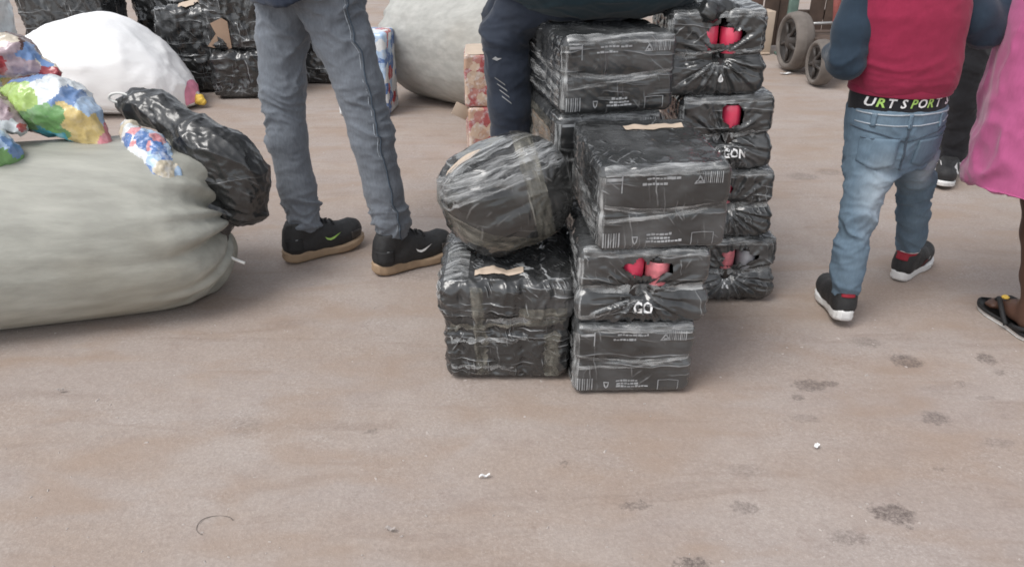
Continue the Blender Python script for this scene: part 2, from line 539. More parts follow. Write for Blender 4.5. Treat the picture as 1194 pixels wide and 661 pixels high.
# parcel tape and stretch wrap: streaks run along the band
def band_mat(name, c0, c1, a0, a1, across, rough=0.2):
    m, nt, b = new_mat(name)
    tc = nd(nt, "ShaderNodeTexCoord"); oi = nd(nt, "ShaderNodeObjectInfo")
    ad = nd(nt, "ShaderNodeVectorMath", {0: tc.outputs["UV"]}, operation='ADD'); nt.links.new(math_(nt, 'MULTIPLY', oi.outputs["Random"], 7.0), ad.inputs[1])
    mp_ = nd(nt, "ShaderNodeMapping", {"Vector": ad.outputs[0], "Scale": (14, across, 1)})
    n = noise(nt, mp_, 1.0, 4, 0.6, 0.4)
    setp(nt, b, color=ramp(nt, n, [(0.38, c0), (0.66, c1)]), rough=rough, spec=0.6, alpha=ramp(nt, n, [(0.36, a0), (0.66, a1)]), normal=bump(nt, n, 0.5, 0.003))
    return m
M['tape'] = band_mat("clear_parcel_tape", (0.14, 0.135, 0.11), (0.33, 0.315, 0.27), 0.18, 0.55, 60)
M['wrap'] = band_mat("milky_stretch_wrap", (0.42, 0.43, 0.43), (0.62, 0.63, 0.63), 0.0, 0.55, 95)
M['carton'] = plain("brown_cardboard", (0.40, 0.28, 0.20), 0.75, 0.18, 30, 0.2)
M['carton_pale'] = plain("pale_cardboard", (0.52, 0.42, 0.33), 0.7, 0.12, 30, 0.2)
M['print'] = plain("grey_white_print", (0.34, 0.35, 0.36), 0.4, 0.4, 120, 0.1)
M['print_white'] = plain("white_print", (0.80, 0.80, 0.80), 0.4, 0.08, 60, 0.05)
M['label_red'] = plain("red_bottle_label", (0.66, 0.05, 0.11), 0.3, 0.2, 80, 0.05, coat=0.6)
M['label_pink'] = plain("pinkish_red_label", (0.66, 0.19, 0.22), 0.35, 0.35, 160, 0.1, coat=0.4)  # paler, pinker red than the plain red label
M['bottle'] = plain("dark_bottle_plastic", (0.010, 0.009, 0.010), 0.12, 0.1, 40, 0.02, coat=0.5)
M['cap_grey'] = plain("grey_bottle_base", (0.28, 0.28, 0.30), 0.35, 0.3, 120, 0.2)

# woven polypropylene sacking
def sack_mat(name, col, var=0.15, rough=0.55, dirt=0.45):
    m, nt, b = new_mat(name)
    c = obco(nt); cl = obco(nt, (2, 14, 14))
    n1 = noise(nt, c, 5, 5, 0.6); n2 = noise(nt, cl, 2, 4, 0.6); n4 = noise(nt, c, 1.8, 3)
    w1 = nd(nt, "ShaderNodeTexWave", {"Vector": obco(nt, (1, 1, 1)).outputs[0], "Scale": 130, "Distortion": 1.0, "Detail": 1.0}, bands_direction='X')
    w2 = nd(nt, "ShaderNodeTexWave", {"Vector": obco(nt, (1, 1, 1)).outputs[0], "Scale": 130, "Distortion": 1.0, "Detail": 1.0}, bands_direction='Z')
    wv = math_(nt, 'MULTIPLY', w1.outputs["Fac"], w2.outputs["Fac"])
    dk = tuple(x * (1 - var * 1.6) for x in col)
    cc = mixc(nt, ramp(nt, n2, [(0.35, 0.0), (0.7, 1.0)]), dk, col)
    cc = mixc(nt, math_(nt, 'MULTIPLY', ramp(nt, n4, [(0.5, 0.0), (0.75, 1.0)]).outputs[0], dirt), cc, tuple(x * y for x, y in zip(col, (0.75, 0.66, 0.55))))
    nr = bump(nt, wv, 0.25, 0.0015); nr = bump(nt, n2, 0.28, 0.006, nr); nr = bump(nt, n1, 0.3, 0.01, nr)
    setp(nt, b, color=cc, rough=rough, normal=nr, spec=0.35)
    return m
M['sack'] = sack_mat("grey_woven_sack", (0.432, 0.432, 0.384))
M['sack_b'] = sack_mat("pale_grey_woven_sack", (0.48, 0.48, 0.45))
M['sack_white'] = sack_mat("white_woven_sack", (0.92, 0.92, 0.92), 0.015, 0.5, 0.05)
M['pink_tip'] = plain("pink_sack_print", (0.85, 0.32, 0.45), 0.6, 0.25, 60)
M['yellow_tip'] = plain("yellow_sack_print", (0.72, 0.48, 0.08), 0.6, 0.3, 60)
M['twine'] = plain("white_twine", (0.75, 0.75, 0.72), 0.7, 0.1, 200)

# printed wrappers: patches of colour on crumpled plastic
def wrapper_mat(name, cols, scale=16, seed=0.0, alpha=1.0):
    m, nt, b = new_mat(name)
    c = obco(nt, (1, 1, 1), (0.3, 0.5, 0.2), (seed, seed * 0.7, seed * 1.3)); w = noise(nt, c, 9, 3)
    mx = nd(nt, "ShaderNodeVectorMath", {0: c.outputs[0], 1: nd(nt, "ShaderNodeVectorMath", {0: w.outputs["Color"], 1: (0.09, 0.09, 0.09)}, operation='MULTIPLY').outputs[0]}, operation='ADD')
    vo = nd(nt, "ShaderNodeTexVoronoi", {"Vector": mx.outputs[0], "Scale": scale})
    sp = nd(nt, "ShaderNodeSeparateColor", {0: vo.outputs["Color"]})
    n = len(cols)
    rp = ramp(nt, sp.outputs[0], [(i / n, cl) for i, cl in enumerate(cols)], 'CONSTANT')
    n2 = noise(nt, c, 40, 5, 0.65); sm = noise(nt, c, 60, 4)
    col = mixc(nt, ramp(nt, n2, [(0.5, 0.0), (0.72, 0.7)]), rp.outputs[0], (0.78, 0.80, 0.82))
    setp(nt, b, color=col, rough=0.25, spec=0.5, coat=0.4, coatr=0.1, normal=bump(nt, sm, 0.5, 0.006))
    return m
GRN, LBL, YEL, RED, BLU, WHT, TEA, PNK, BRN, CRM = (0.16, 0.40, 0.12), (0.42, 0.58, 0.78), (0.72, 0.55, 0.18), (0.45, 0.04, 0.05), (0.10, 0.20, 0.45), (0.74, 0.77, 0.78), (0.06, 0.38, 0.48), (0.66, 0.28, 0.30), (0.16, 0.06, 0.05), (0.62, 0.55, 0.42)
M['wrap_green'] = wrapper_mat("green_blue_yellow_wrappers", [GRN, LBL, WHT, YEL, GRN, TEA, WHT, LBL, PNK], 11, 1.3)
M['wrap_red'] = wrapper_mat("red_brown_white_wrappers", [BRN, RED, WHT, PNK, BRN, LBL, CRM], 24, 4.1)
M['wrap_blue'] = wrapper_mat("blue_white_wrappers", [BLU, LBL, WHT, LBL, PNK, BLU, WHT, CRM], 22, 2.2)
M['wrap_pale'] = wrapper_mat("pale_yellow_wrappers", [WHT, YEL, LBL, GRN, CRM, WHT], 14, 6.2)
M['pack_print'] = wrapper_mat("red_white_blue_carton_print", [WHT, BLU, WHT, LBL, RED, WHT, BLU], 15, 3.3)
M['carton_print'] = wrapper_mat("pink_brown_carton_print", [(0.50, 0.33, 0.24), (0.40, 0.10, 0.10), (0.55, 0.40, 0.30), (0.60, 0.45, 0.34), (0.45, 0.2, 0.17)], 26, 5.0)

# cloth
def cloth(name, col, var=0.12, rough=0.85, weave=500, twill=False, sheen=0.15):
    m, nt, b = new_mat(name)
    c = obco(nt); n1 = noise(nt, c, 12, 5, 0.6); n2 = noise(nt, c, weave, 2)
    dk = tuple(x * (1 - var) for x in col); lt = tuple(min(1, x * (1 + var)) for x in col)
    base = ramp(nt, n1, [(0.3, dk), (0.7, lt)]).outputs[0]
    n3 = noise(nt, obco(nt, (1, 1, 0.35)), 160, 3, 0.7)
    base = mixc(nt, 0.5 if twill else 0.2, base, ramp(nt, n3, [(0.3, tuple(x * 0.72 for x in col)), (0.7, tuple(min(1, x * 1.3) for x in col))]))
    setp(nt, b, color=base, rough=rough, normal=bump(nt, n2, 0.3, 0.001), spec=0.2, sheen=sheen)
    return m
M['denim_grey'] = cloth("grey_denim", (0.150, 0.167, 0.192), 0.18, twill=True)
M['navy'] = cloth("navy_cloth", (0.022, 0.030, 0.050), 0.2)
M['navy_track'] = cloth("navy_tracksuit", (0.026, 0.034, 0.052), 0.15, 0.65)
M['teal'] = cloth("dark_teal_fleece", (0.016, 0.036, 0.048), 0.15, 0.9)
M['maroon'] = cloth("maroon_knit", (0.272, 0.022, 0.060), 0.12, 0.9, 700)
M['sleeve'] = cloth("dark_blue_sleeve", (0.023, 0.039, 0.060), 0.18, 0.85)
M['black_cloth'] = cloth("black_cotton", (0.018, 0.018, 0.021), 0.2)
M['pink'] = cloth("pink_cotton", (0.42, 0.095, 0.225), 0.08, 0.9, 600, sheen=0.3)
# boy's jeans: washed blue denim, rubbed pale on the seat and thighs
m, nt, b = new_mat("washed_blue_denim")
c = obco(nt); n1 = noise(nt, c, 9, 5, 0.6); n3 = noise(nt, obco(nt, (1, 1, 0.3)), 170, 3, 0.7)
tc = nd(nt, "ShaderNodeTexCoord")
def blob(ctr, rad):
    d = nd(nt, "ShaderNodeVectorMath", {0: tc.outputs["Object"], 1: ctr}, operation='SUBTRACT')
    s = nd(nt, "ShaderNodeVectorMath", {0: d.outputs[0], 1: tuple(1 / x for x in rad)}, operation='MULTIPLY')
    l = nd(nt, "ShaderNodeVectorMath", {0: s.outputs[0]}, operation='LENGTH')
    return nd(nt, "ShaderNodeMapRange", {"Value": l.outputs["Value"], "From Min": 1.0, "From Max": 0.2, "To Min": 0.0, "To Max": 1.0}).outputs[0]
fade = math_(nt, 'MAXIMUM', blob((-0.045, -0.12, 0.40), (0.06, 0.18, 0.15)), blob((0.14, 0.0, 0.44), (0.06, 0.16, 0.10)))
fade = math_(nt, 'MULTIPLY', fade, ramp(nt, n1, [(0.25, 0.4), (0.6, 1.0)]).outputs[0])
base = ramp(nt, n1, [(0.3, (0.115, 0.168, 0.225)), (0.7, (0.170, 0.238, 0.300))]).outputs[0]
base = mixc(nt, math_(nt, 'MULTIPLY', fade, 0.8), base, (0.42, 0.49, 0.55))
base = mixc(nt, 0.4, base, mixc(nt, 1.0, base, ramp(nt, n3, [(0.3, 0.62), (0.7, 1.0)]).outputs[0], 'MULTIPLY'))
setp(nt, b, color=base, rough=0.85, spec=0.2, normal=bump(nt, noise(nt, c, 500, 2), 0.3, 0.001))
M['denim_blue'] = m
M['stitch'] = plain("pale_stitching", (0.38, 0.42, 0.46), 0.8, 0.2, 200)
M['denim_dark'] = cloth("dark_denim_seam", (0.055, 0.075, 0.10), 0.15, twill=True)
M['skin'] = plain("dark_brown_skin", (0.085, 0.042, 0.028), 0.5, 0.14, 30, 0.1)
M['hair'] = plain("black_hair", (0.012, 0.010, 0.009), 0.7, 0.2, 200, 0.6)
M['eye'] = plain("eye_white", (0.65, 0.62, 0.58), 0.2, 0.03, 20, 0.0)
M['shoe_black'] = plain("black_shoe_mesh", (0.020, 0.020, 0.021), 0.6, 0.2, 300, 0.5)
M['gum'] = plain("gum_rubber_sole", (0.34, 0.24, 0.155), 0.6, 0.2, 60, 0.15)
M['white_rubber'] = plain("white_rubber_sole", (0.72, 0.72, 0.71), 0.5, 0.1, 60, 0.1)
M['shoe_red'] = plain("red_shoe_lining", (0.30, 0.015, 0.03), 0.7, 0.15, 100, 0.2)
M['lime'] = plain("lime_green_print", (0.36, 0.58, 0.14), 0.5, 0.05, 60, 0.02)
M['white'] = plain("white_print_cloth", (0.78, 0.78, 0.78), 0.5, 0.05, 60, 0.02)
M['lace'] = plain("black_lace", (0.014, 0.014, 0.015), 0.7, 0.2, 200, 0.3)
# hand cart and clutter
M['tyre'] = plain("dusty_grey_tyre", (0.155, 0.135, 0.120), 0.85, 0.2, 60, 0.3)
M['rim'] = plain("dark_rim", (0.045, 0.038, 0.034), 0.5, 0.3, 60, 0.2)
M['red_paint'] = plain("worn_red_paint", (0.25, 0.065, 0.055), 0.55, 0.35, 50, 0.2)
M['green_paint'] = plain("worn_green_paint", (0.13, 0.20, 0.17), 0.55, 0.3, 50, 0.2)
M['steel'] = plain("pale_steel", (0.50, 0.50, 0.49), 0.35, 0.2, 60, 0.1, metal=0.6)
M['wood'] = plain("dark_brown_wood", (0.085, 0.058, 0.045), 0.8, 0.35, 40, 0.4)
M['wood_red'] = plain("reddish_brown_wood", (0.13, 0.080, 0.062), 0.8, 0.3, 40, 0.4)
M['pebble'] = plain("pale_grit", (0.44, 0.39, 0.36), 0.8, 0.25, 90, 0.3)

# ------------------------------------------------------------------ ground
m, nt, b = new_mat("dusty_trodden_concrete")
tc = nd(nt, "ShaderNodeTexCoord")
pos = tc.outputs["Object"]
mp = nd(nt, "ShaderNodeMapping", {"Vector": pos})
st = nd(nt, "ShaderNodeMapping", {"Vector": pos, "Rotation": (0, 0, R(-21)), "Scale": (0.55, 2.6, 1)})
nA = noise(nt, st, 1.5, 5, 0.55, 0.5)      # wide drifts of dust along the traffic
nB = noise(nt, mp, 2.6, 5, 0.6)
nC = noise(nt, mp, 11, 5, 0.65)
nD = noise(nt, mp, 130, 4, 0.7)
nE = noise(nt, mp, 420, 2, 0.6)
grey = (0.372, 0.326, 0.299); warm = (0.362, 0.300, 0.257); pale = (0.430, 0.388, 0.360)
col = mixc(nt, ramp(nt, nA, [(0.40, 0.0), (0.62, 1.0)]), grey, warm)
col = mixc(nt, ramp(nt, nB, [(0.44, 0.0), (0.66, 0.6)]), col, pale)
col = mixc(nt, math_(nt, 'MULTIPLY', ramp(nt, nC, [(0.55, 0.0), (0.75, 1.0)]).outputs[0], 0.35), col, (0.27, 0.215, 0.19))
st2 = nd(nt, "ShaderNodeMapping", {"Vector": pos, "Rotation": (0, 0, R(-17)), "Scale": (0.7, 5.5, 1), "Location": (3.1, 1.7, 0)})
nF = noise(nt, st2, 2.0, 5, 0.6, 0.8)
col = mixc(nt, math_(nt, 'MULTIPLY', ramp(nt, nF, [(0.56, 0.0), (0.72, 1.0)]).outputs[0], 0.5), col, (0.255, 0.200, 0.168))
col = mixc(nt, 0.42, col, ramp(nt, nD, [(0.3, (0.16, 0.13, 0.115)), (0.5, (0.35, 0.29, 0.26)), (0.72, (0.62, 0.56, 0.52))]).outputs[0], 'SOFT_LIGHT')
nG = noise(nt, nd(nt, 'ShaderNodeMapping', {'Vector': pos, 'Rotation': (0, 0, R(-24)), 'Scale': (1.0, 2.4, 1), 'Location': (0.4, 5.2, 0)}), 3.2, 3, 0.5, 0.3)
col = mixc(nt, math_(nt, 'MULTIPLY', ramp(nt, nG, [(0.50, 0.0), (0.66, 1.0)]).outputs[0], 0.62), col, (0.325, 0.245, 0.193))
grit = ramp(nt, nE, [(0.66, 0.0), (0.72, 1.0)])
col = mixc(nt, math_(nt, 'MULTIPLY', grit.outputs[0], 0.45), col, (0.62, 0.57, 0.53))
# where the dust is worn away the stony concrete shows its aggregate
nH = noise(nt, mp, 4.2, 3, 0.6, 0.4); nI = noise(nt, mp, 150, 3, 0.75); worn = ramp(nt, nH, [(0.42, 0.0), (0.72, 1.0)])
agg = ramp(nt, nI, [(0.36, (0.20, 0.165, 0.15)), (0.47, (0.36, 0.315, 0.29)), (0.56, (0.40, 0.355, 0.33)), (0.66, (0.68, 0.63, 0.60))])
col = mixc(nt, math_(nt, 'MULTIPLY', worn.outputs[0], 0.30), col, agg.outputs[0])
# damp and oily drips on the concrete: (x, y, half width, half depth, strength)
STAINS = [(0.786, 1.195, .052, .030, 1.0), (0.772, 1.652, .050, .030, .85), (0.824, 1.660, .026, .016, .8), (1.072, 1.766, .045, .036, .9),
          (1.295, 1.778, .030, .030, .85), (1.291, 1.708, .016, .014, .7), (1.027, 1.515, .036, .030, .75), (0.484, 1.213, .036, .022, .55),
          (0.256, 1.218, .036, .014, .65), (0.668, 1.127, .042, .024, .5), (0.348, 1.062, .038, .020, .95), (1.284, 3.254, .075, .055, .5),
          (1.426, 3.312, .060, .045, .45), (-0.638, 1.478, .045, .040, .25), (0.709, 1.512, .04, .02, .4), (1.166, 1.664, .014, .014, .6),
          (1.002, 1.863, .05, .03, .5), (-0.25, 2.30, .16, .06, .3), (0.72, 1.60, .02, .012, .7), (0.80, 1.155, .012, .009, .8), (1.13, 1.42, .04, .02, .35),
          (0.95, 1.33, .018, .01, .45), (-0.33, 1.46, .02, .008, .6), (0.12, 1.35, .01, .006, .7), (0.52, 1.33, .05, .02, .25), (1.20, 1.60, .03, .012, .4)]
wn1 = noise(nt, mp, 60, 4, 0.7)
wv = nd(nt, "ShaderNodeVectorMath", {0: wn1.outputs["Color"], 1: (0.5, 0.5, 0.5)}, operation='SUBTRACT')
wv = nd(nt, "ShaderNodeVectorMath", {0: wv.outputs[0], 1: (0.07, 0.05, 0.0)}, operation='MULTIPLY')
wp = nd(nt, "ShaderNodeVectorMath", {0: pos, 1: wv.outputs[0]}, operation='ADD')
acc = None
for (sx, sy, sa, sb, ss) in STAINS:
    d = nd(nt, "ShaderNodeVectorMath", {0: wp.outputs[0], 1: (sx, sy, 0.0)}, operation='SUBTRACT')
    s = nd(nt, "ShaderNodeVectorMath", {0: d.outputs[0], 1: (1 / sa, 1 / sb, 0.0)}, operation='MULTIPLY')
    l = nd(nt, "ShaderNodeVectorMath", {0: s.outputs[0]}, operation='LENGTH')
    f = nd(nt, "ShaderNodeMapRange", {"Value": l.outputs["Value"], "From Min": 1.05, "From Max": 0.7, "To Min": 0.0, "To Max": ss}).outputs[0]
    acc = f if acc is None else math_(nt, 'MAXIMUM', acc, f)
speck = ramp(nt, nI, [(0.36, 1.0), (0.62, 0.25)])
stf = math_(nt, 'MULTIPLY', acc, speck.outputs[0])
col = mixc(nt, math_(nt, 'MULTIPLY', stf, 0.85), col, (0.085, 0.068, 0.062))
rg = mixc(nt, stf, (0.85, 0.85, 0.85), (0.5, 0.5, 0.5))
nr = bump(nt, nD, 0.35, 0.004); nr = bump(nt, math_(nt, 'MULTIPLY', nI.outputs[0], worn.outputs[0]), 0.2, 0.003, nr); nr = bump(nt, nC, 0.25, 0.015, nr)
setp(nt, b, color=col, rough=rg, normal=nr, spec=0.3)
M['ground'] = m

# one sheet, fine where the camera stands and stretching out to the horizon
gx = np.concatenate([[-150, -60, -25, -10], np.linspace(-4, 4, 161), [10, 25, 60, 150]])
gy = np.concatenate([[-60, -20, -6], np.linspace(-1, 7, 161), [10, 16, 30, 60, 150, 300]])
X, Y = np.meshgrid(gx, gy, indexing='ij')
P = np.stack([X.ravel(), Y.ravel(), 0 * X.ravel()], 1)
near = (np.abs(P[:, 0]) < 4.2) & (P[:, 1] > -1.2) & (P[:, 1] < 7.2)
P[:, 2] = np.where(near, 0.003 * fbm(P * 2.2, 3, 3) - 0.003, -0.004)
g = mk("ground", P, grid_faces(len(gx), len(gy)), M['ground'])
tag(g, "dusty pinkish brown concrete ground with dark damp drips", "ground", kind="structure")

# loose grit and crumbs of litter, too many to count
parts = []
for i in range(420):
    y = 1.0 + 2.6 * random.random() ** 1.3; x = (random.random() * 2 - 1) * (0.75 * y + 0.2)
    s = random.choice([.0014, .002, .002, .0026, .0032]) * random.uniform(.7, 1.2)
    a = random.random() * 6.28
    v = np.array([[-1, -.7, 0], [1, -.6, 0], [.9, .8, 0], [-.8, .7, 0], [-.5, -.4, .8], [.6, -.3, .7], [.5, .5, .9], [-.5, .4, .6]]) * s * np.array([random.uniform(.8, 1.8), 1, .8])
    ca, sa = math.cos(a), math.sin(a)
    v = np.stack([v[:, 0] * ca - v[:, 1] * sa + x, v[:, 0] * sa + v[:, 1] * ca + y, v[:, 2] - 0.003], 1)
    parts.append((v, [(0, 1, 5, 4), (1, 2, 6, 5), (2, 3, 7, 6), (3, 0, 4, 7), (4, 5, 6, 7)]))
V, F = merge(parts)
tag(mk("loose_grit", V, F, M['pebble'], None, False), "pale grit and crumbs scattered over the ground", "grit", kind="stuff")

def scrap(x, y, l, w, a, mat, label):
    n = 7; u = np.linspace(-.5, .5, n); v = np.linspace(-.5, .5, 4)
    U, W = np.meshgrid(u, v, indexing='ij'); P = np.stack([U.ravel() * l, W.ravel() * w * (1 - 0.5 * np.abs(U.ravel())), 0.007 + 0.003 * np.sin(U.ravel() * 9 + a)], 1)
    P = P @ rotm(0, 0, a).T + np.array([x, y, 0])
    P2 = P + np.array([0, 0, -0.0015]); F = grid_faces(n, 4); nv = len(P)
    o = mk("litter_scrap", np.concatenate([P, P2]), np.concatenate([F, F[:, ::-1] + nv]), mat, None, True, (x, y, 0))
    tag(o, label, "litter", "scraps of litter on the ground")
scrap(-0.06, 1.30, .024, .006, 10, M['white'], "thin white scrap on the open ground below the left bundle")
scrap(0.70, 1.402, .012, .010, 40, M['white'], "tiny white crumb on the ground below the boy's damp footprints")
scrap(-0.244, 1.145, .022, .008, -15, M['pebble'], "pale scrap of paper lying near the bottom edge of the photo")
scrap(-1.15, 1.62, .016, .007, 5, M['pebble'], "pale speck of paper in front of the long grey sack")
# a bent ring of wire pressed into the dust
a = np.linspace(0.5, 4.2, 26)
V, F = sweep(np.stack([-0.60 + 0.036 * np.cos(a), 1.16 + 0.028 * np.sin(a), -0.0012 + 0.0014 * np.sin(3 * a)], 1), 0.0007, 6)
tag(mk("wire_ring", V, F, M['tyre'], None, True, (-0.60, 1.16, 0)), "thin broken ring of dark wire lying in the dust", "wire")

for nm, cl in dict(green=(0.17, 0.36, 0.13), lime=(0.36, 0.52, 0.14), clear=(0.66, 0.70, 0.72), blue=(0.16, 0.27, 0.50), sky=(0.42, 0.56, 0.74), yellow=(0.70, 0.54, 0.22), pink=(0.66, 0.24, 0.27), teal=(0.07, 0.36, 0.45), brown=(0.13, 0.07, 0.06), mauve=(0.40, 0.30, 0.33), red=(0.36, 0.05, 0.06), cream=(0.62, 0.55, 0.45)).items():
    m, nt, b = new_mat("plastic_wrapper_" + nm)
    c = obco(nt); n = noise(nt, c, 28, 4, 0.6, 0.6); n2 = noise(nt, obco(nt, (1, 3, 1), (0.4, 0.5, 0.7)), 40, 3, 0.6)
    col = mixc(nt, ramp(nt, n, [(0.5, 0.0), (0.72, 0.45)]), cl, tuple(min(1, x * .5 + .4) for x in cl))
    col = mixc(nt, ramp(nt, n2, [(0.30, 0.5), (0.48, 0.0)]), col, tuple(x * .6 for x in cl))
    setp(nt, b, color=col, rough=0.28, spec=0.5, coat=0.4, coatr=0.12, normal=bump(nt, n2, 0.4, 0.004))
    M['pw_' + nm] = m

# ------------------------------------------------------------------ shrink-wrapped drink packs
def pack(loc, w, d, h, label, rot=(0, 0, 0), style='side', seed=1, step=0.004, gather=(0.0, 0.45), hole=None, reds=(), mat='film', word=None, group="black drink packs stacked in the middle"):
    """loc: centre of the base. hole: (x, z, rx, rz) on the front face, reds: bottles behind it (x, material)"""
    root = empty("drink_pack", loc)
    tag(root, label, "drink pack", group)
    V, F, N = wrapbox_raw(w, d, h, 0.024, step)
    P = V.copy(); front = sstep(0.3, 0.8, -N[:, 1]); top = sstep(0.3, 0.8, N[:, 2]); bot = sstep(0.3, 0.8, -N[:, 2]); lat = 1 - np.maximum(top, bot)
    z = P[:, 2]; off = np.zeros(len(P))
    mid = h * (0.50 + 0.02 * math.sin(seed))
    off -= lat * (0.009 if style == 'end' else 0.004) * np.exp(-((z - mid - 0.010 * perlin(P * 6, seed)) / 0.011) ** 2)
    col = np.abs(np.cos(np.pi * P[:, 0] / (w / 5))) * np.abs(N[:, 1]) + np.abs(np.cos(np.pi * P[:, 1] / (d / 6))) * np.abs(N[:, 0])
    off += lat * 0.003 * (col - 0.6)
    off += top * (0.004 * np.abs(np.cos(np.pi * P[:, 0] / (w / 5))) * np.abs(np.cos(np.pi * P[:, 1] / (d / 6))) + 0.004 * ridged(P * np.array([20, 30, 20]), seed + 9, 3))
    off += (0.0022 if style == 'side' else 0.003) * fbm(P * 9, seed + 2, 2)
    off += lat * 0.0042 * (ridged(P * np.array([7, 7, 34]) + 0.5 * fbm(P * 5, seed, 2)[:, None], seed + 4, 3, 3.0) - 0.4) * (0.35 + 0.65 * (1 - front) if style == 'side' else 1)
    diag = (P @ rotm(0, 35, 0)) * np.array([9, 9, 42])
    off += front * 0.002 * ridged(diag, seed + 7, 2, 3.0)
    if style == 'end':
        gx, gz = gather[0], gather[1] * h
        dx = P[:, 0] - gx; dz = z - gz; rr = np.hypot(dx, dz * 1.2) + 1e-6; th = np.arctan2(dz, dx)
        k = 0.5 + 0.5 * np.sin(th * 17 + 2.5 * fbm(P * 6, seed + 11, 2) + seed) + 0.4 * np.sin(th * 31 + seed * 2)
        amp = 0.0085 * sstep(0.004, 0.035, rr) * (1 - 0.75 * sstep(0.05, 0.17, rr)) * np.where(dz < 0, 1.0, 0.75)
        off += front * amp * (k - 0.6)
        off -= front * 0.022 * np.exp(-(rr / 0.022) ** 2)
        off += front * 0.012 * sstep(0.01, -0.03, dz) * sstep(0.0, 0.04, z)
    V = V + N * off[:, None]
    keep = F
    if hole:
        c = P[F].mean(1); fr = (c[:, 1] < -d / 2 + 0.01)
        q = ((c[:, 0] - hole[0]) / hole[2]) ** 2 + ((c[:, 2] - hole[1]) / hole[3]) ** 2 + 0.35 + 1.0 * perlin(c * 34, seed + 20)
        keep = F[~(fr & (q < 1))]
    Mx = rotm(*rot); L = np.array(loc)
    W = V @ Mx.T + L
    film = mk("film", W, keep, M[mat], root)
    tree = bvh(W, F)
    ux, uz = Mx[:, 0], Mx[:, 2]
    def fp(x, zz): return L + Mx @ np.array([x, -d / 2, zz])
    if hole:
        for (bx, mt, bz) in reds:
            rb = 0.029
            prof = [(0.001, 0.002), (rb * .8, 0.002), (rb, 0.012), (rb, h * .50), (rb * .96, h * .52), (rb * .96, h * .82), (rb, h * .84), (rb * .8, h * .90), (rb * .45, h * .94), (rb * .45, h * .97), (0.001, h * .97)]
            o = Mx @ np.array([bx, -d / 2 + 0.005 + rb, bz]) + L
            Vb, Fb = lathe(prof, 20, Mx, o)
            bt = mk("bottle", Vb, Fb, M['bottle'], root)
            Vl, Fl = lathe([(rb * .99, h * .52), (rb * 1.015, h * .53), (rb * 1.02, h * .68), (rb * 1.015, h * .815), (rb * .99, h * .82)], 20, Mx, o)
            mk("label", Vl, Fl, M[mt], bt)
    if style == 'side':
        a = -w / 2
        jx = 0.012 * math.sin(seed * 2.3); ux0 = ux
        bars = [rect2(w / 2 - 0.028 - 0.0045 * i, h * .80, w / 2 - 0.028 - 0.0045 * i + (0.0012 if i % 3 else 0.0022), h * .93, 1, 5) for i in range(11)]
        print_on("barcode", *merge2(bars), fp(0, 0), ux, uz, tree, M['print'], film)
        bars = [rect2(a + 0.012 + 0.006 * i, h * .07, a + 0.012 + 0.006 * i + (0.0016 if i % 2 else 0.003), h * .25, 1, 5) for i in range(7)]
        print_on("barcode", *merge2(bars), fp(0, 0), ux, uz, tree, M['print'], film)
        tri = [(0.060, h * .80), (0.073, h * .90), (0.086, h * .80)]
        print_on("recycling_symbol", *merge2([ring2(tri, 0.006), rect2(0.069, h * .815, 0.077, h * .835, 1, 1)]), fp(0, 0), ux, uz, tree, M['print'], film)
        tri = [(-0.072, h * .20), (-0.058, h * .20), (-0.060, h * .13), (-0.065, h * .10), (-0.070, h * .13)]
        print_on("recycling_symbol", *ring2(tri, 0.0035), fp(0, 0), ux, uz, tree, M['print'], film)
        fr = [rect2(a + 0.016, h * .86, a + 0.050, h * .895, 6, 1), rect2(a + 0.049, h * .72, a + 0.0515, h * .91, 1, 6)]
        print_on("printed_box", *merge2(fr), fp(0, 0), ux, uz, tree, M['print'], film)
        x0 = w / 2 - 0.085; bx = [rect2(x0, h * .07, x0 + 0.0015, h * .22, 1, 4), rect2(x0 + 0.05, h * .07, x0 + 0.0515, h * .22, 1, 4), rect2(x0 + 0.0016, h * .215, x0 + 0.0499, h * .222, 6, 1)]
        print_on("printed_box", *merge2(bx), fp(0, 0), ux, uz, tree, M['print'], film)
        tx = []
        for (cx, cz, ww) in ((-0.035 + jx, h * .80, .055), (-0.028 + jx, h * .865, .05), (0.012 + jx, h * .86, .022), (-0.005 - jx, h * .20, .045 + jx), (-0.005 - jx, h * .155, .05), (0.0, h * .115, .07 + jx)):
            x = cx - ww / 2
            while x < cx + ww / 2:
                l = random.uniform(.004, .011); tx.append(rect2(x, cz, x + l, cz + random.uniform(.0035, .0065), 2, 1)); x += l + 0.0016
        print_on("small_print", *merge2(tx), fp(0, 0), ux, uz, tree, M['print'], film)
    for o_ in film.children:
        if o_.name.split('.')[0] in ("small_print", "barcode"): o_["kind"] = "stuff"
    if step < 0.006:
        # loose folds of the clear outer wrap, their milky colour doubling as painted edge highlights: along the top edge, down the corners and across the middle
        rg_ = random.Random(seed)
        def fold(pts, side, wid, mt='wrap'):
            wrap_strip("stretch_wrap", [L + Mx @ np.array(q) for q in lerp_path(pts, 50)], Mx @ np.array(side, float), wid, tree, M[mt], root, 0.0022, 6)
        e = w / 2 - 0.012; yf = -d / 2 - 0.004
        fold([(-e, yf + .008, h - .006), (e, yf + .008, h - .006 + rg_.uniform(-.004, .004))], (0, .7, .7), 0.030)
        fold([(-e - .008, yf + .008, h - .02), (-e - .008, yf + .008, .02)], (.7, -.7, 0), 0.026)
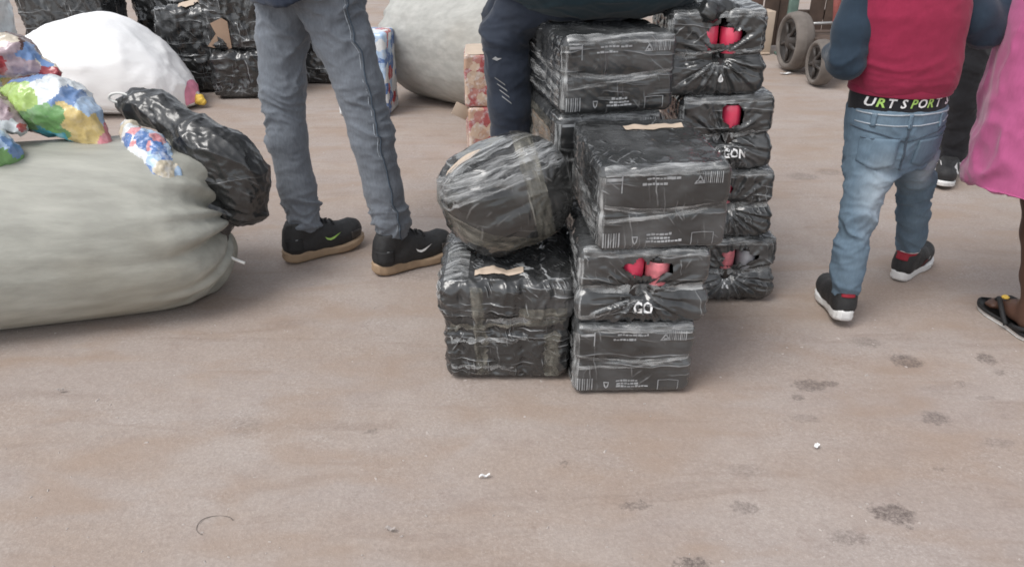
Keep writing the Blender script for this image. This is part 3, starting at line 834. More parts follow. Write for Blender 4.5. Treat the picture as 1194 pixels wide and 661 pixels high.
        if style == 'side':
            fold([(-e, yf, h * .56), (-w * .2, yf, h * .50), (w * .1, yf, h * .49), (w * .3, yf, h * .52), (e, yf, h * .56)], (0, 0, 1), 0.011)
            fold([(-e, yf, h * rg_.uniform(.36, .42)), (0, yf, h * .43), (e * .7, yf, h * .49)], (0, 0, 1), 0.010)
        else:
            fold([(-e, yf, h * .50), (gather[0], yf, gather[1] * h + .012), (e, yf, h * .53)], (0, 0, 1), 0.012)
            fold([(-e, yf, h * .12), (gather[0], yf, gather[1] * h - .01)], (0, 0, 1), 0.010)
        for k_ in range(3):
            zz = rg_.uniform(.15, .9) * h
            fold([(-w / 2 - .004, d * .45, zz), (-w / 2 - .004, -d * .45, zz + rg_.uniform(-.03, .03))], (0, 0, 1), rg_.uniform(.015, .04))
    if word:
        txt, x, zz, size = word
        V2, F2 = font2(txt, size, 0.0, size * 0.035); V2 = V2 * np.array([0.82, 1.0])
        V2 = V2 + np.array([x, zz])
        print_on("lettering", V2, F2, fp(0, 0), ux, uz, tree, M['print_white'], film, 0.0025)
    return root, film, tree, Mx, L

# the front column
p1, *_ = pack((0.298, 1.795, 0), 0.30, 0.37, 0.200, "black drink pack on the ground at the foot of the front column", (0, 0, 1), 'side', 1)
p2, *_ = pack((0.306, 1.800, 0.201), 0.315, 0.37, 0.197, "black drink pack with two red bottle labels, second in the front column", (0, 0.5, 1), 'end', 2,
          gather=(0.00, 0.42), hole=(0.008, 0.150, 0.054, 0.036), reds=((-0.026, 'label_red', .02), (0.036, 'label_pink', .0)), word=("GO", 0.002, 0.050, 0.036))
p3, f3, t3, m3, l3 = pack((0.327, 1.800, 0.399), 0.302, 0.38, 0.202, "black drink pack with brown tape on top, highest in the front column", (0, -0.6, 5), 'side', 3)
print_on("brown_tape", *rect2(-0.075, -0.012, 0.075, 0.024, 24, 8), l3 + np.array([0.03, 0.10, 0.21]), m3[:, 0], m3[:, 1], bvh(*[np.array([v.co for v in f3.data.vertices]) + l3, np.array([list(p.vertices) for p in f3.data.polygons])]) if False else t3, M['carton_pale'], f3, 0.002)
# the column behind it: its lower packs are hidden by the front column
pack((0.262, 2.195, 0), 0.30, 0.37, 0.202, "lowest black drink pack of the column behind the front one", (0, 0, 0), 'side', 4, 0.007)
pack((0.258, 2.195, 0.203), 0.30, 0.37, 0.202, "second black drink pack of the column behind the front one", (0, 0, 1), 'side', 5, 0.007)
pb3, fb3, tb3, mb3, lb3 = pack((0.228, 2.20, 0.406), 0.30, 0.37, 0.202, "black drink pack with a brown taped side, just under the seated person's pack", (0, 0, 11), 'side', 6, 0.005)
print_on("brown_tape", *rect2(-0.14, 0.03, 0.14, 0.18, 20, 12), lb3 - mb3[:, 0] * 0.2, -mb3[:, 1], (0, 0, 1), tb3, M['tape'], fb3, 0.003)
print_on("cardboard_patch", *rect2(-0.10, 0.04, 0.13, 0.15, 16, 10), lb3 - mb3[:, 0] * 0.2, -mb3[:, 1], (0, 0, 1), tb3, M['carton'], fb3, 0.0015)
pack((0.236, 2.195, 0.609), 0.312, 0.38, 0.200, "black drink pack right under the seated person's teal jumper", (0, 0, 13), 'side', 7)
# the right-hand column leans against it
pack((0.665, 2.25, 0), 0.262, 0.30, 0.210, "black drink pack on the ground at the foot of the right-hand column", (0, 0, 2), 'end', 8, gather=(-0.01, 0.42),
     hole=(0.012, 0.150, 0.060, 0.030), reds=((-0.02, 'label_pink', .0), (0.045, 'cap_grey', -0.005)), word=("N", -0.02, 0.062, 0.034))
pack((0.632, 2.25, 0.2105), 0.262, 0.30, 0.210, "black drink pack showing one small red label, second from the ground in the right-hand column", (0, -1, -1), 'end', 9, gather=(0.0, 0.44),
     hole=(-0.005, 0.155, 0.026, 0.026), reds=((-0.012, 'label_red', .0),))
pack((0.594, 2.25, 0.4215), 0.268, 0.30, 0.212, "black drink pack lettered GON with one red label, third in the right-hand column", (0, -1.5, 1), 'end', 10, gather=(0.0, 0.42),
     hole=(0.018, 0.158, 0.036, 0.036), reds=((0.018, 'label_red', .012),), word=("GON", 0.028, 0.054, 0.034))
pr4, fr4, tr4, mr4, lr4 = pack((0.548, 2.25, 0.634), 0.262, 0.30, 0.222, "black drink pack with two bright red labels, highest in the right-hand column", (0, -1.5, -1), 'end', 11, gather=(0.01, 0.47),
     hole=(0.012, 0.160, 0.056, 0.042), reds=((-0.022, 'label_red', .0), (0.042, 'label_red', -.004)))
# the white drop printed on its lower flap, and the puckered black end of the film
dr = [(0.0, 0.022), (0.003, 0.014), (0.007, 0.007), (0.006, 0.001), (0.0, -0.002), (-0.006, 0.001), (-0.007, 0.007), (-0.003, 0.014)]
print_on("drop_emblem", np.array(dr) + np.array([0.012, 0.042]), [tuple(range(8))], lr4 + np.array([0, -0.15, 0]), mr4[:, 0], mr4[:, 2], tr4, M['print_white'], fr4, 0.002)
v = Vol((0.40, 2.06, 0.80), (0.64, 2.24, 0.90), 0.006)
v.chain([(0.50, 2.12, 0.845), (0.515, 2.115, 0.852), (0.56, 2.13, 0.858), (0.61, 2.15, 0.852)], [0.016, 0.024, 0.016, 0.008], 0.02)
V, F = v.mesh(); V = V + normals(V, F) * (0.006 * ridged(V * 40, 5, 2))[:, None]
mk("film_pucker", V, F, M['bin_bag'], fr4)

# ------------------------------------------------------------------ taped bundles on the left of the columns
def taped_bundle():
    loc = (-0.012, 1.835, 0.0); w, d, h = 0.312, 0.33, 0.298
    root = empty("taped_bundle", loc)
    tag(root, "square black bundle bound with clear tape, standing on the ground left of the drink packs", "bundle", "black taped bundles")
    V, F, N = wrapbox_raw(w, d, h, 0.03, 0.0035)
    P = V.copy(); z = P[:, 2]; lat = 1 - np.abs(N[:, 2])
    u = np.where(np.abs(N[:, 1]) > np.abs(N[:, 0]), P[:, 0], P[:, 1])
    colm = np.abs(np.sin(np.pi * (u / 0.078 + 0.5)))
    rows = np.array([0.0, 0.150, 0.152, 0.185, 0.298])
    dz = np.min(np.abs(z[:, None] - (rows[None, 1:4] + 0.006 * perlin(P * 8, 2)[:, None])), axis=1)
    off = lat * (0.011 * (colm ** 0.6 - 0.5) - 0.0045 * np.exp(-(dz / 0.010) ** 2) + 0.012 * sstep(0.16, 0.21, z))
    off += 0.008 * (ridged(P * np.array([26, 26, 22]), 31, 2, 2.2) - 0.45) + 0.004 * fbm(P * 14, 8, 2)
    topm = sstep(0.4, 0.9, N[:, 2]); off += topm * 0.008 * (np.abs(np.sin(np.pi * P[:, 0] / 0.078)) - 0.5)
    off = np.where((N[:, 2] < -0.5), 0.0, off)
    W = V + N * off[:, None] + np.array(loc); W[:, 2] = np.maximum(W[:, 2], 0.0005)
    film = mk("film", W, F, M['film_crumpled'], root); tree = bvh(W, F); L = np.array(loc); yf = loc[1] - d / 2 - 0.02
    def vert(x, wid, z0, z1, mt, sl=0.0):
        wrap_strip("tape", lerp_path([(loc[0] + x, yf, z0), (loc[0] + x + sl, yf, z1)], 40), (1, 0, 0), wid, tree, M[mt], root, 0.0025, 6)
    def horiz(zz, wid, x0, x1, mt, sl=0.0):
        wrap_strip("tape", lerp_path([(loc[0] + x0, yf, zz), (loc[0] + x1, yf, zz + sl)], 60), (0, 0, 1), wid, tree, M[mt], root, 0.003, 6)
    vert(-0.075, 0.032, 0.285, 0.01, 'tape', 0.012); vert(0.112, 0.034, 0.15, 0.01, 'tape')
    horiz(0.160, 0.014, -0.15, 0.15, 'tape', 0.02); horiz(0.125, 0.016, -0.15, 0.05, 'wrap', 0.004); horiz(0.178, 0.012, -0.05, 0.15, 'wrap', 0.012)
    horiz(0.050, 0.012, -0.15, 0.02, 'wrap', -0.006); horiz(0.205, 0.035, 0.03, 0.15, 'tape')
    # wrap round the left corner
    pth = [(loc[0] - w / 2 - 0.02, loc[1] - d / 2 + 0.10 - 0.1 * t, 0.27 - 0.0 * t) for t in np.linspace(0, 1.3, 30)]
    wrap_strip("tape", pth, (0, 0, 1), 0.05, tree, M['wrap'], root, 0.0025, 6)
    print_on("cardboard_patch", *rect2(-0.085, -0.02, 0.035, 0.012, 20, 6), L + np.array([0.005, -0.125, 0.32]), (1, 0, 0), (0, 1, 0), tree, M['carton_pale'], film, 0.004)
    print_on("tape", *rect2(-0.155, -0.10, -0.095, 0.10, 10, 30), L + np.array([0.0, -0.06, 0.32]), (1, 0, 0), (0, 1, 0), tree, M['wrap'], root, 0.003)
taped_bundle()

def round_bundle():
    loc = (-0.018, 1.855, 0.292)
    root = empty("taped_bundle", loc)
    tag(root, "rounded black bundle swathed in clear tape, lying on top of the square taped bundle", "bundle", "black taped bundles")
    w, d, h = 0.312, 0.29, 0.262
    V, F, N = wrapbox_raw(w, d, h, 0.104, 0.0038)
    V[:, 2] -= h / 2
    P = V.copy()
    off = 0.013 * fbm(P * 5, 41, 2) + 0.004 * (ridged(P * np.array([6, 6, 26]), 43, 2, 2.5) - 0.4)
    a = np.arctan2(P[:, 2], P[:, 0] + 0.5 * P[:, 1])
    off += 0.003 * np.abs(np.sin(a * 6 + 2 * perlin(P * 4, 3)))
    V = V + N * off[:, None]
    V[:, 0] *= 1.0 - 0.25 * V[:, 2] * 0 ; V = V @ rotm(-12, -16, 20).T
    V[:, 2] -= V[:, 2].min(); V[:, 2] = np.where(V[:, 2] < 0.012, 0.012 + (V[:, 2] - 0.012) * 0.2, V[:, 2])
    W = V + np.array(loc) + np.array([0, 0, 0.0])
    film = mk("film", W, F, M['film_hazy'], root); tree = bvh(W, F); C = W.mean(0)
    def hoop(nrm, off, a0, a1, wid, mt, tilt=0):
        n = np.array(nrm, float); n /= np.linalg.norm(n); u = np.cross(n, [0.1, 0.2, 1.0]); u /= np.linalg.norm(u); v_ = np.cross(n, u)
        t = np.linspace(R(a0), R(a1), 70)
        pth = C + n * off + 0.22 * (np.cos(t)[:, None] * u + np.sin(t)[:, None] * v_)
        # pull each point onto the body first, so that the band runs true
        q = []
        for p in pth:
            hit = tree.ray_cast(Vector(p), Vector(C + n * off - p).normalized(), 0.4)
            q.append(np.array(hit[0]) if hit[0] is not None else p)
        wrap_strip("tape", q, n, wid, tree, M[mt], root, 0.0025, 6)
    hoop((0.25, -0.15, 1), -0.05, 0, 360, 0.05, 'tape'); hoop((1, 0.1, 0.25), 0.075, 0, 360, 0.05, 'tape')
    hoop((-0.35, 0.2, 0.9), 0.07, 0, 360, 0.09, 'wrap'); hoop((-0.5, 0.5, 0.7), 0.085, 0, 360, 0.08, 'wrap')
    # a patch of bare cardboard at the upper left
    q, no, _, _ = tree.find_nearest(Vector((C[0] - 0.115, C[1] - 0.045, C[2] + 0.115)))
    d_ = np.array(no); ux = np.cross([0, 1, 0.2], d_); ux /= np.linalg.norm(ux); uz = np.cross(d_, ux)
    ang = np.linspace(0, 2 * np.pi, 20, endpoint=False); pt = [(0.0, 0.0)] + [((0.052 + 0.008 * math.sin(3 * t)) * math.cos(t), (0.026 + 0.005 * math.sin(2 * t)) * math.sin(t)) for t in ang]
    print_on("cardboard_patch", np.array(pt), [(0, 1 + i, 1 + (i + 1) % 20) for i in range(20)], np.array(q), ux, uz, tree, M['carton_pale'], film, 0.0022)
round_bundle()

# ------------------------------------------------------------------ big sacks
def bale(name, label, end, axis, Rr, length, mat, seed, zc, tie=True, flat=0.12, near_end=True, group="big grey woven sacks"):
    """a long stuffed sack lying down; the gathered mouth sits at `end`, the body runs back along -axis"""
    ax = np.array([axis[0], axis[1], 0.0]); ax /= np.linalg.norm(ax); sd_ = np.cross([0, 0, 1.0], ax); up = np.array([0, 0, 1.0])
    prof = [(-0.050, .055), (-0.030, .05), (-0.008, .028), (0.012, .04), (0.010, .12), (-0.004, .26), (-0.010, .42), (0.000, .58), (0.022, .74), (0.058, .87), (0.110, .96), (0.18, 1.0), (0.32, 1.01), (0.6, 1.02), (length * .7, 1.0), (length - .15, .97), (length - .06, .85), (length - .015, .6), (length, .3), (length, .01)]
    prof = np.array(prof); s = np.concatenate([[0], np.cumsum(np.hypot(np.diff(prof[:, 0]), np.diff(prof[:, 1]) * Rr))])
    t = np.concatenate([np.linspace(0, s[11], 70), np.linspace(s[11], s[-1], 110)[1:]])
    e = np.interp(t, s, prof[:, 0]); r = np.interp(t, s, prof[:, 1]) * Rr
    # soften the profile
    for _ in range(3): e[1:-1] = (e[:-2] + 2 * e[1:-1] + e[2:]) / 4; r[1:-1] = (r[:-2] + 2 * r[1:-1] + r[2:]) / 4
    nt_ = 150; th = np.linspace(0, 2 * np.pi, nt_, endpoint=False)
    E_, TH = np.meshgrid(e, th, indexing='ij'); RR = np.repeat(r[:, None], nt_, 1)
    E_ = E_.ravel(); TH = TH.ravel(); RR = RR.ravel()
    Q = np.stack([np.cos(TH) * 2, np.sin(TH) * 2, E_ * 2], 1)
    # pleats that run out from the tie and die away along the body
    pl = np.sin(TH * 7 + 2.5 * perlin(Q, seed)) * 0.6 + np.sin(TH * 17 + 3 * perlin(Q * 1.5, seed + 1)) * 0.4
    fall = np.exp(-np.maximum(E_, 0) / 0.11) * sstep(0.02, 0.3, RR / Rr)
    RR = RR * (1 + 0.07 * pl * fall)
    Ed = E_ - 0.026 * pl * fall
    crease = ridged(np.stack([np.cos(TH) * 3.2, np.sin(TH) * 3.2, E_ * 1.1], 1), seed + 3, 3, 2.5)
    fine_ = ridged(np.stack([np.cos(TH) * 8, np.sin(TH) * 8, E_ * 2.5], 1), seed + 13, 2, 3.5) * np.exp(-np.maximum(E_, 0) / 0.28)
    RR = RR * (1 + 0.022 * (fine_ - 0.2) + 0.010 * (crease - 0.4) + 0.03 * fbm(Q * 0.8, seed + 6, 2))
    x = np.cos(TH) * RR; z = np.sin(TH) * RR
    z = z * 0.98; lo = -Rr * (1 - flat)
    z = np.where(z < lo, lo + (z - lo) * 0.06, z); x = x * (1 + 0.05 * sstep(0.2, -0.8, z / Rr))
    W = np.array(end) - ax * Ed[:, None] + sd_ * x[:, None] + up * z[:, None]
    W[:, 2] += zc - end[2]; W[:, 2] -= np.minimum(0, W[:, 2].min())
    W[:, 2] = np.maximum(W[:, 2] - max(0, W[:, 2].min()), 0.0)
    root = empty(name, (end[0] - ax[0] * 0.3, end[1] - ax[1] * 0.3, 0)); tag(root, label, "sack", group)
    F = grid_faces(len(e), nt_, False, True)
    b_ = mk("sacking", W, F, M[mat], root)
    # the tied neck: a few turns of twine
    T = W.reshape(len(e), nt_, 3)
    if tie:
        k = int(np.argmin(np.abs(t - s[2]))); c = T[k].mean(0)
        a = np.linspace(0, 4 * np.pi, 40)
        pth = c + 0.018 * (np.cos(a)[:, None] * sd_ + np.sin(a)[:, None] * up) + ax * (np.linspace(-0.006, 0.006, 40)[:, None])
        Vt, Ft = sweep(pth, 0.0035, 6); mk("twine", Vt, Ft, M['twine'], root)
    return root, b_, W, F

bA, sA, WA, FA = bale("woven_sack", "long bulging grey woven sack lying at the left edge, colourful bags on top", (-0.90, 2.21, 0.25), (0.965, 0.26), 0.268, 1.35, 'sack', 3, 0.235)
# pale tail of the tie, sticking out at the lower end
V, F = sweep(lerp_path([(-0.885, 2.12, 0.165), (-0.86, 2.10, 0.160), (-0.835, 2.09, 0.150), (-0.80, 2.08, 0.140)], 12), 0.0045, 7)
mk("tie_tail", V, F, M['twine'], bA)
bB, sB, WB, FB = bale("woven_sack", "tall pale grey woven sack at the back, behind the standing man", (-0.60, 4.90, 0.36), (-0.80, 0.60), 0.385, 1.0, 'sack_b', 8, 0.36, flat=0.08)

# white sack: a stuffed pillow drawn out into a pointed, printed corner on the right
def white_sack():
    root = empty("white_sack", (-2.2, 4.5, 0)); tag(root, "plump bright white sack with a pink and yellow tied corner, behind the long grey sack", "sack")
    ns, nt_ = 120, 110
    sx = [-3.05, -3.0, -2.9, -2.75, -2.55, -2.3, -2.1, -1.95, -1.88, -1.83, -1.80]
    top = [0.10, 0.20, 0.27, 0.36, 0.47, 0.525, 0.45, 0.30, 0.20, 0.115, 0.06]
    wy = [0.02, 0.14, 0.22, 0.28, 0.31, 0.32, 0.29, 0.22, 0.15, 0.07, 0.012]
    low = [0.03, 0.0, 0.0, 0.0, 0.0, 0.0, 0.0, 0.0, 0.0, 0.015, 0.035]
    s = np.linspace(0, 1, ns); k = np.linspace(0, 1, len(sx))
    x = np.interp(s, k, sx); t = np.interp(s, k, top); w = np.interp(s, k, wy); l = np.interp(s, k, low)
    for arr in (t, w, l):
        for _ in range(12): arr[1:-1] = (arr[:-2] + arr[2:] + 2 * arr[1:-1]) / 4
    th = np.linspace(0, 2 * np.pi, nt_, endpoint=False)
    X, TH = np.meshgrid(x, th, indexing='ij'); T = t[:, None] + 0 * TH; Wd = w[:, None] + 0 * TH; Lo = l[:, None] + 0 * TH
    c = np.cos(TH); q = np.sin(TH)
    y = Wd * np.sign(c) * np.abs(c) ** 0.85
    zc = Lo + (T - Lo) * 0.36
    z = np.where(q > 0, zc + (T - zc) * np.abs(q) ** 0.9, zc - (zc - Lo) * np.abs(q) ** 0.45)
    P = np.stack([X.ravel(), y.ravel() + 4.45, z.ravel()], 1)
    cr = ridged(np.stack([P[:, 0] * 2.2, P[:, 1] * 5, P[:, 2] * 5], 1), 12, 3, 2.2)
    F = grid_faces(ns, nt_, False, True)[:, ::-1]; N = normals(P, F)
    P = P + N * (0.016 * (cr - 0.4) + 0.02 * fbm(P * 3, 17, 2))[:, None] * np.minimum(1, np.repeat(w, nt_) / 0.1)[:, None]
    P[:, 2] = np.maximum(P[:, 2], 0.0)
    body = mk("sacking", P, F, M['sack_white'], root)
    # printed tip and its knot
    G_ = P.reshape(ns, nt_, 3); i0 = int(ns * 0.865); i1 = int(ns * 0.955)
    sub = G_[i0:i1 + 1]; c = sub.mean(1, keepdims=True); mk("printed_corner", (c + (sub - c) * 1.03 + np.array([0, 0, .003])).reshape(-1, 3), grid_faces(i1 - i0 + 1, nt_, False, True)[:, ::-1], M['pink_tip'], root)
    v = Vol((-1.92, 4.3, -0.02), (-1.70, 4.6, 0.16), 0.007)
    v.chain([(-1.83, 4.44, 0.055), (-1.80, 4.43, 0.045), (-1.775, 4.42, 0.032)], [0.018, 0.021, 0.012], 0.02)
    V, F2 = v.mesh(); V = V + normals(V, F2) * (0.010 * ridged(V * 30, 4, 2))[:, None]; V[:, 2] = np.maximum(V[:, 2], 0.001)
    mk("tied_corner", V, F2, M['yellow_tip'], root)
    # sewn seam along the lower front
    js = int(nt_ * 0.60); pth = G_[int(ns * .45):int(ns * .86), js] + np.array([0, -0.004, 0])
    V, F2 = sweep(pth, 0.004, 6); mk("seam", V, F2, M['twine'], root)
white_sack()

# ------------------------------------------------------------------ bags lying on and against the long grey sack
def soft(name, label, cat, pts, rads, mat, seed, res=0.006, k=0.05, amp=0.012, freq=14, ells=(), group=None, low=None, sharp=2.0):
    pts = np.array(pts, float); m = max(rads) + 0.06
    lo = pts.min(0) - m; hi = pts.max(0) + m
    for c, r in ells: lo = np.minimum(lo, np.array(c) - max(r) - .04); hi = np.maximum(hi, np.array(c) + max(r) + .04)
    v = Vol(lo, hi, res); v.chain(pts, rads, k)
    for c, r in ells: v.ell(c, r, k)
    V, F = v.mesh(); V = relax(V, F, 2); N = normals(V, F)
    V = V + N * (amp * (ridged(V * freq, seed, 3, sharp) - 0.45) + amp * 1.2 * fbm(V * freq * 0.5, seed + 3, 2))[:, None]
    if low is not None: V[:, 2] = np.maximum(V[:, 2], low)
    org = (pts[:, 0].mean(), pts[:, 1].mean(), V[:, 2].min())
    o = mk(name, V, F, M[mat], None, True, org)
    if label: tag(o, label, cat, group)
    return o, V, F

vb = Vol((-1.24, 2.0, 0.12), (-0.64, 2.42, 0.68), 0.0055)
vb.chain([(-1.165, 2.30, 0.56), (-1.11, 2.30, 0.555), (-1.05, 2.28, 0.545), (-0.99, 2.25, 0.515), (-0.93, 2.23, 0.48)], [0.022, 0.046, 0.052, 0.050, 0.060], 0.03)
Mt = rotm(0, 40, 0)
vb.ell((-0.865, 2.20, 0.405), (0.145, 0.085, 0.118), 0.05, M=Mt); vb.ell((-0.800, 2.19, 0.315), (0.062, 0.070, 0.085), 0.05); vb.ell((-0.825, 2.185, 0.255), (0.072, 0.05, 0.03), 0.03)
vb.chain([(-0.925, 2.17, 0.33), (-0.895, 2.15, 0.25), (-0.885, 2.14, 0.19)], [0.045, 0.038, 0.022], 0.03)
Vb, Fb = vb.mesh(); Vb = relax(Vb, Fb, 2); Nb = normals(Vb, Fb); Qb = (Vb @ Mt) * np.array([4, 8, 10])
Vb = Vb + Nb * (0.017 * (ridged(Qb, 21, 3, 3.0) - 0.3) + 0.010 * fbm(Vb * 9, 5, 2) + 0.003 * (ridged(Vb * 22, 6, 2, 3.0) - 0.3))[:, None]
ob = mk("bin_bag", Vb, Fb, M['bin_bag'], None, True, (-0.87, 2.2, 0.14)); tag(ob, "shiny black plastic bag slumped over the tied end of the long grey sack", "plastic bag")
# its knotted neck with a pale drawstring
a = np.linspace(0, 5.2, 22); V, F = sweep(np.stack([-1.165 + 0.030 * np.cos(a), 2.285 + 0 * a, 0.585 + 0.014 * np.sin(a)], 1), 0.004, 6); mk("drawstring", V, F, M['twine'], ob)
soft("printed_wrapper", "blue and white printed plastic poking out between the black bag and the long grey sack", "wrapper",
     [(-1.10, 2.17, 0.515), (-1.035, 2.12, 0.475), (-0.98, 2.075, 0.42), (-0.955, 2.06, 0.36)], [0.030, 0.048, 0.044, 0.022], 'wrap_blue', 25, 0.005, 0.04, 0.011, 24)
GB = "colourful plastic bags heaped on the long grey sack"
def patched(o, V, F, seeds, seed):
    """a bag of several printed wrappers: each patch of its surface takes the wrapper that lies nearest"""
    names = []
    for n_, _ in seeds:
        if n_ not in names: names.append(n_)
    me = o.data; me.materials.clear()
    for n_ in names: me.materials.append(M['pw_' + n_])
    c = V[F].mean(1); c = c + 0.022 * np.stack([perlin(c * 26, seed + k) for k in range(3)], 1)
    S = np.array([p for _, p in seeds]); d = ((c[:, None, :] - S[None]) ** 2).sum(2)
    ids = np.array([names.index(n_) for n_, _ in seeds])[d.argmin(1)]
    me.polygons.foreach_set("material_index", ids.astype(np.int32))
def rseeds(pal, n, lo, hi): return [(random.choice(pal), tuple(random.uniform(a_, b_) for a_, b_ in zip(lo, hi))) for _ in range(n)]
r_ = soft("snack_bag", "green and yellow plastic bag with a pink corner, on top of the long sack", "plastic bag",
     [(-1.40, 2.20, 0.59), (-1.335, 2.18, 0.59), (-1.27, 2.17, 0.585), (-1.215, 2.15, 0.552), (-1.165, 2.13, 0.492)], [0.062, 0.070, 0.066, 0.048, 0.024], 'wrap_green', 31, 0.0055, 0.05, 0.016, 12, group=GB)
patched(*r_, [('lime', (-1.344, 2.12, .616)), ('green', (-1.293, 2.11, .545)), ('clear', (-1.28, 2.13, .638)), ('blue', (-1.217, 2.13, .62)), ('sky', (-1.18, 2.14, .60)), ('yellow', (-1.213, 2.10, .574)), ('yellow', (-1.182, 2.10, .535)), ('pink', (-1.145, 2.12, .495)),
     ('teal', (-1.296, 2.10, .525)), ('lime', (-1.38, 2.13, .62)), ('green', (-1.25, 2.11, .575)), ('brown', (-1.385, 2.12, .56)), ('clear', (-1.24, 2.20, .65)), ('green', (-1.33, 2.11, .575)), ('blue', (-1.35, 2.2, .66))], 3)
r_ = soft("snack_bag", "blue and green plastic bag at the left edge, lowest on the long sack", "plastic bag",
     [(-1.50, 2.02, 0.535), (-1.41, 2.00, 0.53), (-1.345, 2.00, 0.51)], [0.05, 0.048, 0.024], 'wrap_blue', 33, 0.0055, 0.05, 0.015, 13, group=GB)
patched(*r_, [('sky', (-1.34, 1.95, .56)), ('blue', (-1.30, 1.96, .55)), ('sky', (-1.42, 1.95, .57)), ('green', (-1.36, 1.95, .495)), ('green', (-1.44, 1.95, .50)), ('clear', (-1.39, 1.96, .56))], 5)
r_ = soft("snack_bag", "silvery brown wrappers at the left edge, between the green and the blue bag", "plastic bag",
     [(-1.53, 2.14, 0.635), (-1.44, 2.10, 0.60), (-1.35, 2.07, 0.548)], [0.055, 0.045, 0.022], 'wrap_red', 34, 0.0055, 0.05, 0.014, 20, group=GB)
patched(*r_, rseeds(['brown', 'clear', 'red', 'brown', 'cream', 'mauve'], 40, (-1.56, 2.03, .52), (-1.30, 2.16, .70)), 6)
r_ = soft("snack_bag", "mauve and brown wrappers with an orange edge, piled highest above the green bag", "plastic bag",
     [(-1.58, 2.32, 0.70), (-1.45, 2.30, 0.70), (-1.33, 2.28, 0.655)], [0.07, 0.050, 0.018], 'wrap_red', 35, 0.0055, 0.05, 0.016, 14, group=GB)
patched(*r_, rseeds(['mauve', 'clear', 'brown', 'mauve', 'red', 'cream', 'yellow', 'blue'], 30, (-1.6, 2.22, .62), (-1.32, 2.34, .78)), 7)
r_ = soft("snack_bag", "pale yellow and blue plastic bag in the top left corner of the photo", "plastic bag",
     [(-1.70, 2.52, 0.62), (-1.62, 2.46, 0.74), (-1.58, 2.45, 0.84)], [0.10, 0.075, 0.06], 'wrap_pale', 37, 0.007, 0.05, 0.016, 12, group=GB)
patched(*r_, rseeds(['clear', 'sky', 'cream', 'lime', 'clear', 'yellow'], 22, (-1.78, 2.38, .55), (-1.5, 2.55, .92)), 8)

# ------------------------------------------------------------------ wrapped cartons at the back left
def wrapped_carton(name, label, cat, c, s, yaw, mat, seed, step=0.009, group=None, amp=0.024, r=0.045, tear=None, paper=None, flap=None):
    loc = (c[0], c[1], c[2]); root = empty(name, loc); tag(root, label, cat, group)
    V, F, N = wrapbox_raw(s[0], s[1], s[2], r, step); P = V.copy()
    off = amp * (ridged(P * 12 , seed, 3, 2.0) - 0.4) + amp * fbm(P * 5, seed + 2, 3) + amp * .6 * (ridged(P * np.array([10, 10, 3.]), seed + 8, 2, 2.0) - .4)
    off = np.where(N[:, 2] < -0.5, 0, off)
    V = V + N * off[:, None]; V[:, 2] = np.maximum(V[:, 2], 0.0)
    if amp > 0.02: V[:, 0] *= 1 + 0.12 * perlin(np.stack([V[:, 2] * 4, 0 * V[:, 2], 0 * V[:, 2]], 1), seed); V[:, 2] *= 1 + 0.10 * perlin(V * np.array([3, 3, 0.]), seed + 1)
    Mx = rotm(0, 0, yaw); W = V @ Mx.T + np.array(loc)
    film = mk("film" if 'film' in mat else "carton", W, F, M[mat], root); tree = bvh(W, F)
    org = np.array(loc) + Mx @ np.array([0, -s[1] / 2, 0])
    if tear: print_on("torn_patch", np.array(tear), [tuple(range(len(tear)))], org, Mx[:, 0], (0, 0, 1), tree, M['carton'], film, 0.012)
    if paper: print_on("paper_sheet", *rect2(paper[0], paper[1], paper[2], paper[3], 10, 8), np.array(loc) + np.array([0, 0, s[2]]), Mx[:, 0], Mx[:, 1], tree, M['carton_pale'], film, 0.010)
    return root, film, tree, Mx
GC = "black wrapped cartons piled at the back left"
wrapped_carton("wrapped_carton", "black wrapped carton with brown paper on top, right of the white sack's peak", "carton", (-1.95, 4.98, 0), (0.40, 0.42, 0.50), 8, 'film_far', 51, group=GC, paper=(-0.05, -0.18, 0.18, 0.15))
wrapped_carton("wrapped_carton", "lower black carton at the back, touching the standing man's nearer trouser leg in view", "carton", (-1.60, 4.82, 0), (0.36, 0.40, 0.27), 4, 'film_far', 52, group=GC)
wrapped_carton("wrapped_carton", "upper black carton at the back with a torn patch of bare cardboard", "carton", (-1.61, 4.84, 0.272), (0.36, 0.38, 0.36), -3, 'film_far', 53, group=GC,
     tear=[(-0.16, 0.03), (-0.10, 0.10), (-0.12, 0.16), (-0.05, 0.19), (-0.02, 0.17), (-0.02, 0.02), (-0.08, 0.0)])
wrapped_carton("wrapped_carton", "black wrapped carton seen between the standing man's legs", "carton", (-1.18, 5.20, 0), (0.42, 0.40, 0.62), -4, 'film_far', 54, group=GC)
wrapped_carton("wrapped_carton", "dark wrapped carton behind the left end of the white sack", "carton", (-2.72, 5.05, 0), (0.52, 0.40, 0.60), 5, 'film_far', 55, group=GC)
wrapped_carton("wrapped_carton", "dark wrapped carton peeping over the peak of the white sack", "carton", (-2.28, 5.45, 0), (0.34, 0.40, 0.66), -6, 'film_far', 56, group=GC)
wrapped_carton("wrapped_carton", "black carton in the back row, top left of the torn carton", "carton", (-1.93, 5.55, 0), (0.40, 0.40, 0.74), 3, 'film_far', 59, group=GC)
wrapped_carton("printed_carton", "red, white and blue printed carton behind the standing man's right leg", "carton", (-0.81, 4.36, 0), (0.28, 0.24, 0.44), -6, 'pack_print', 57, amp=0.004, r=0.012)
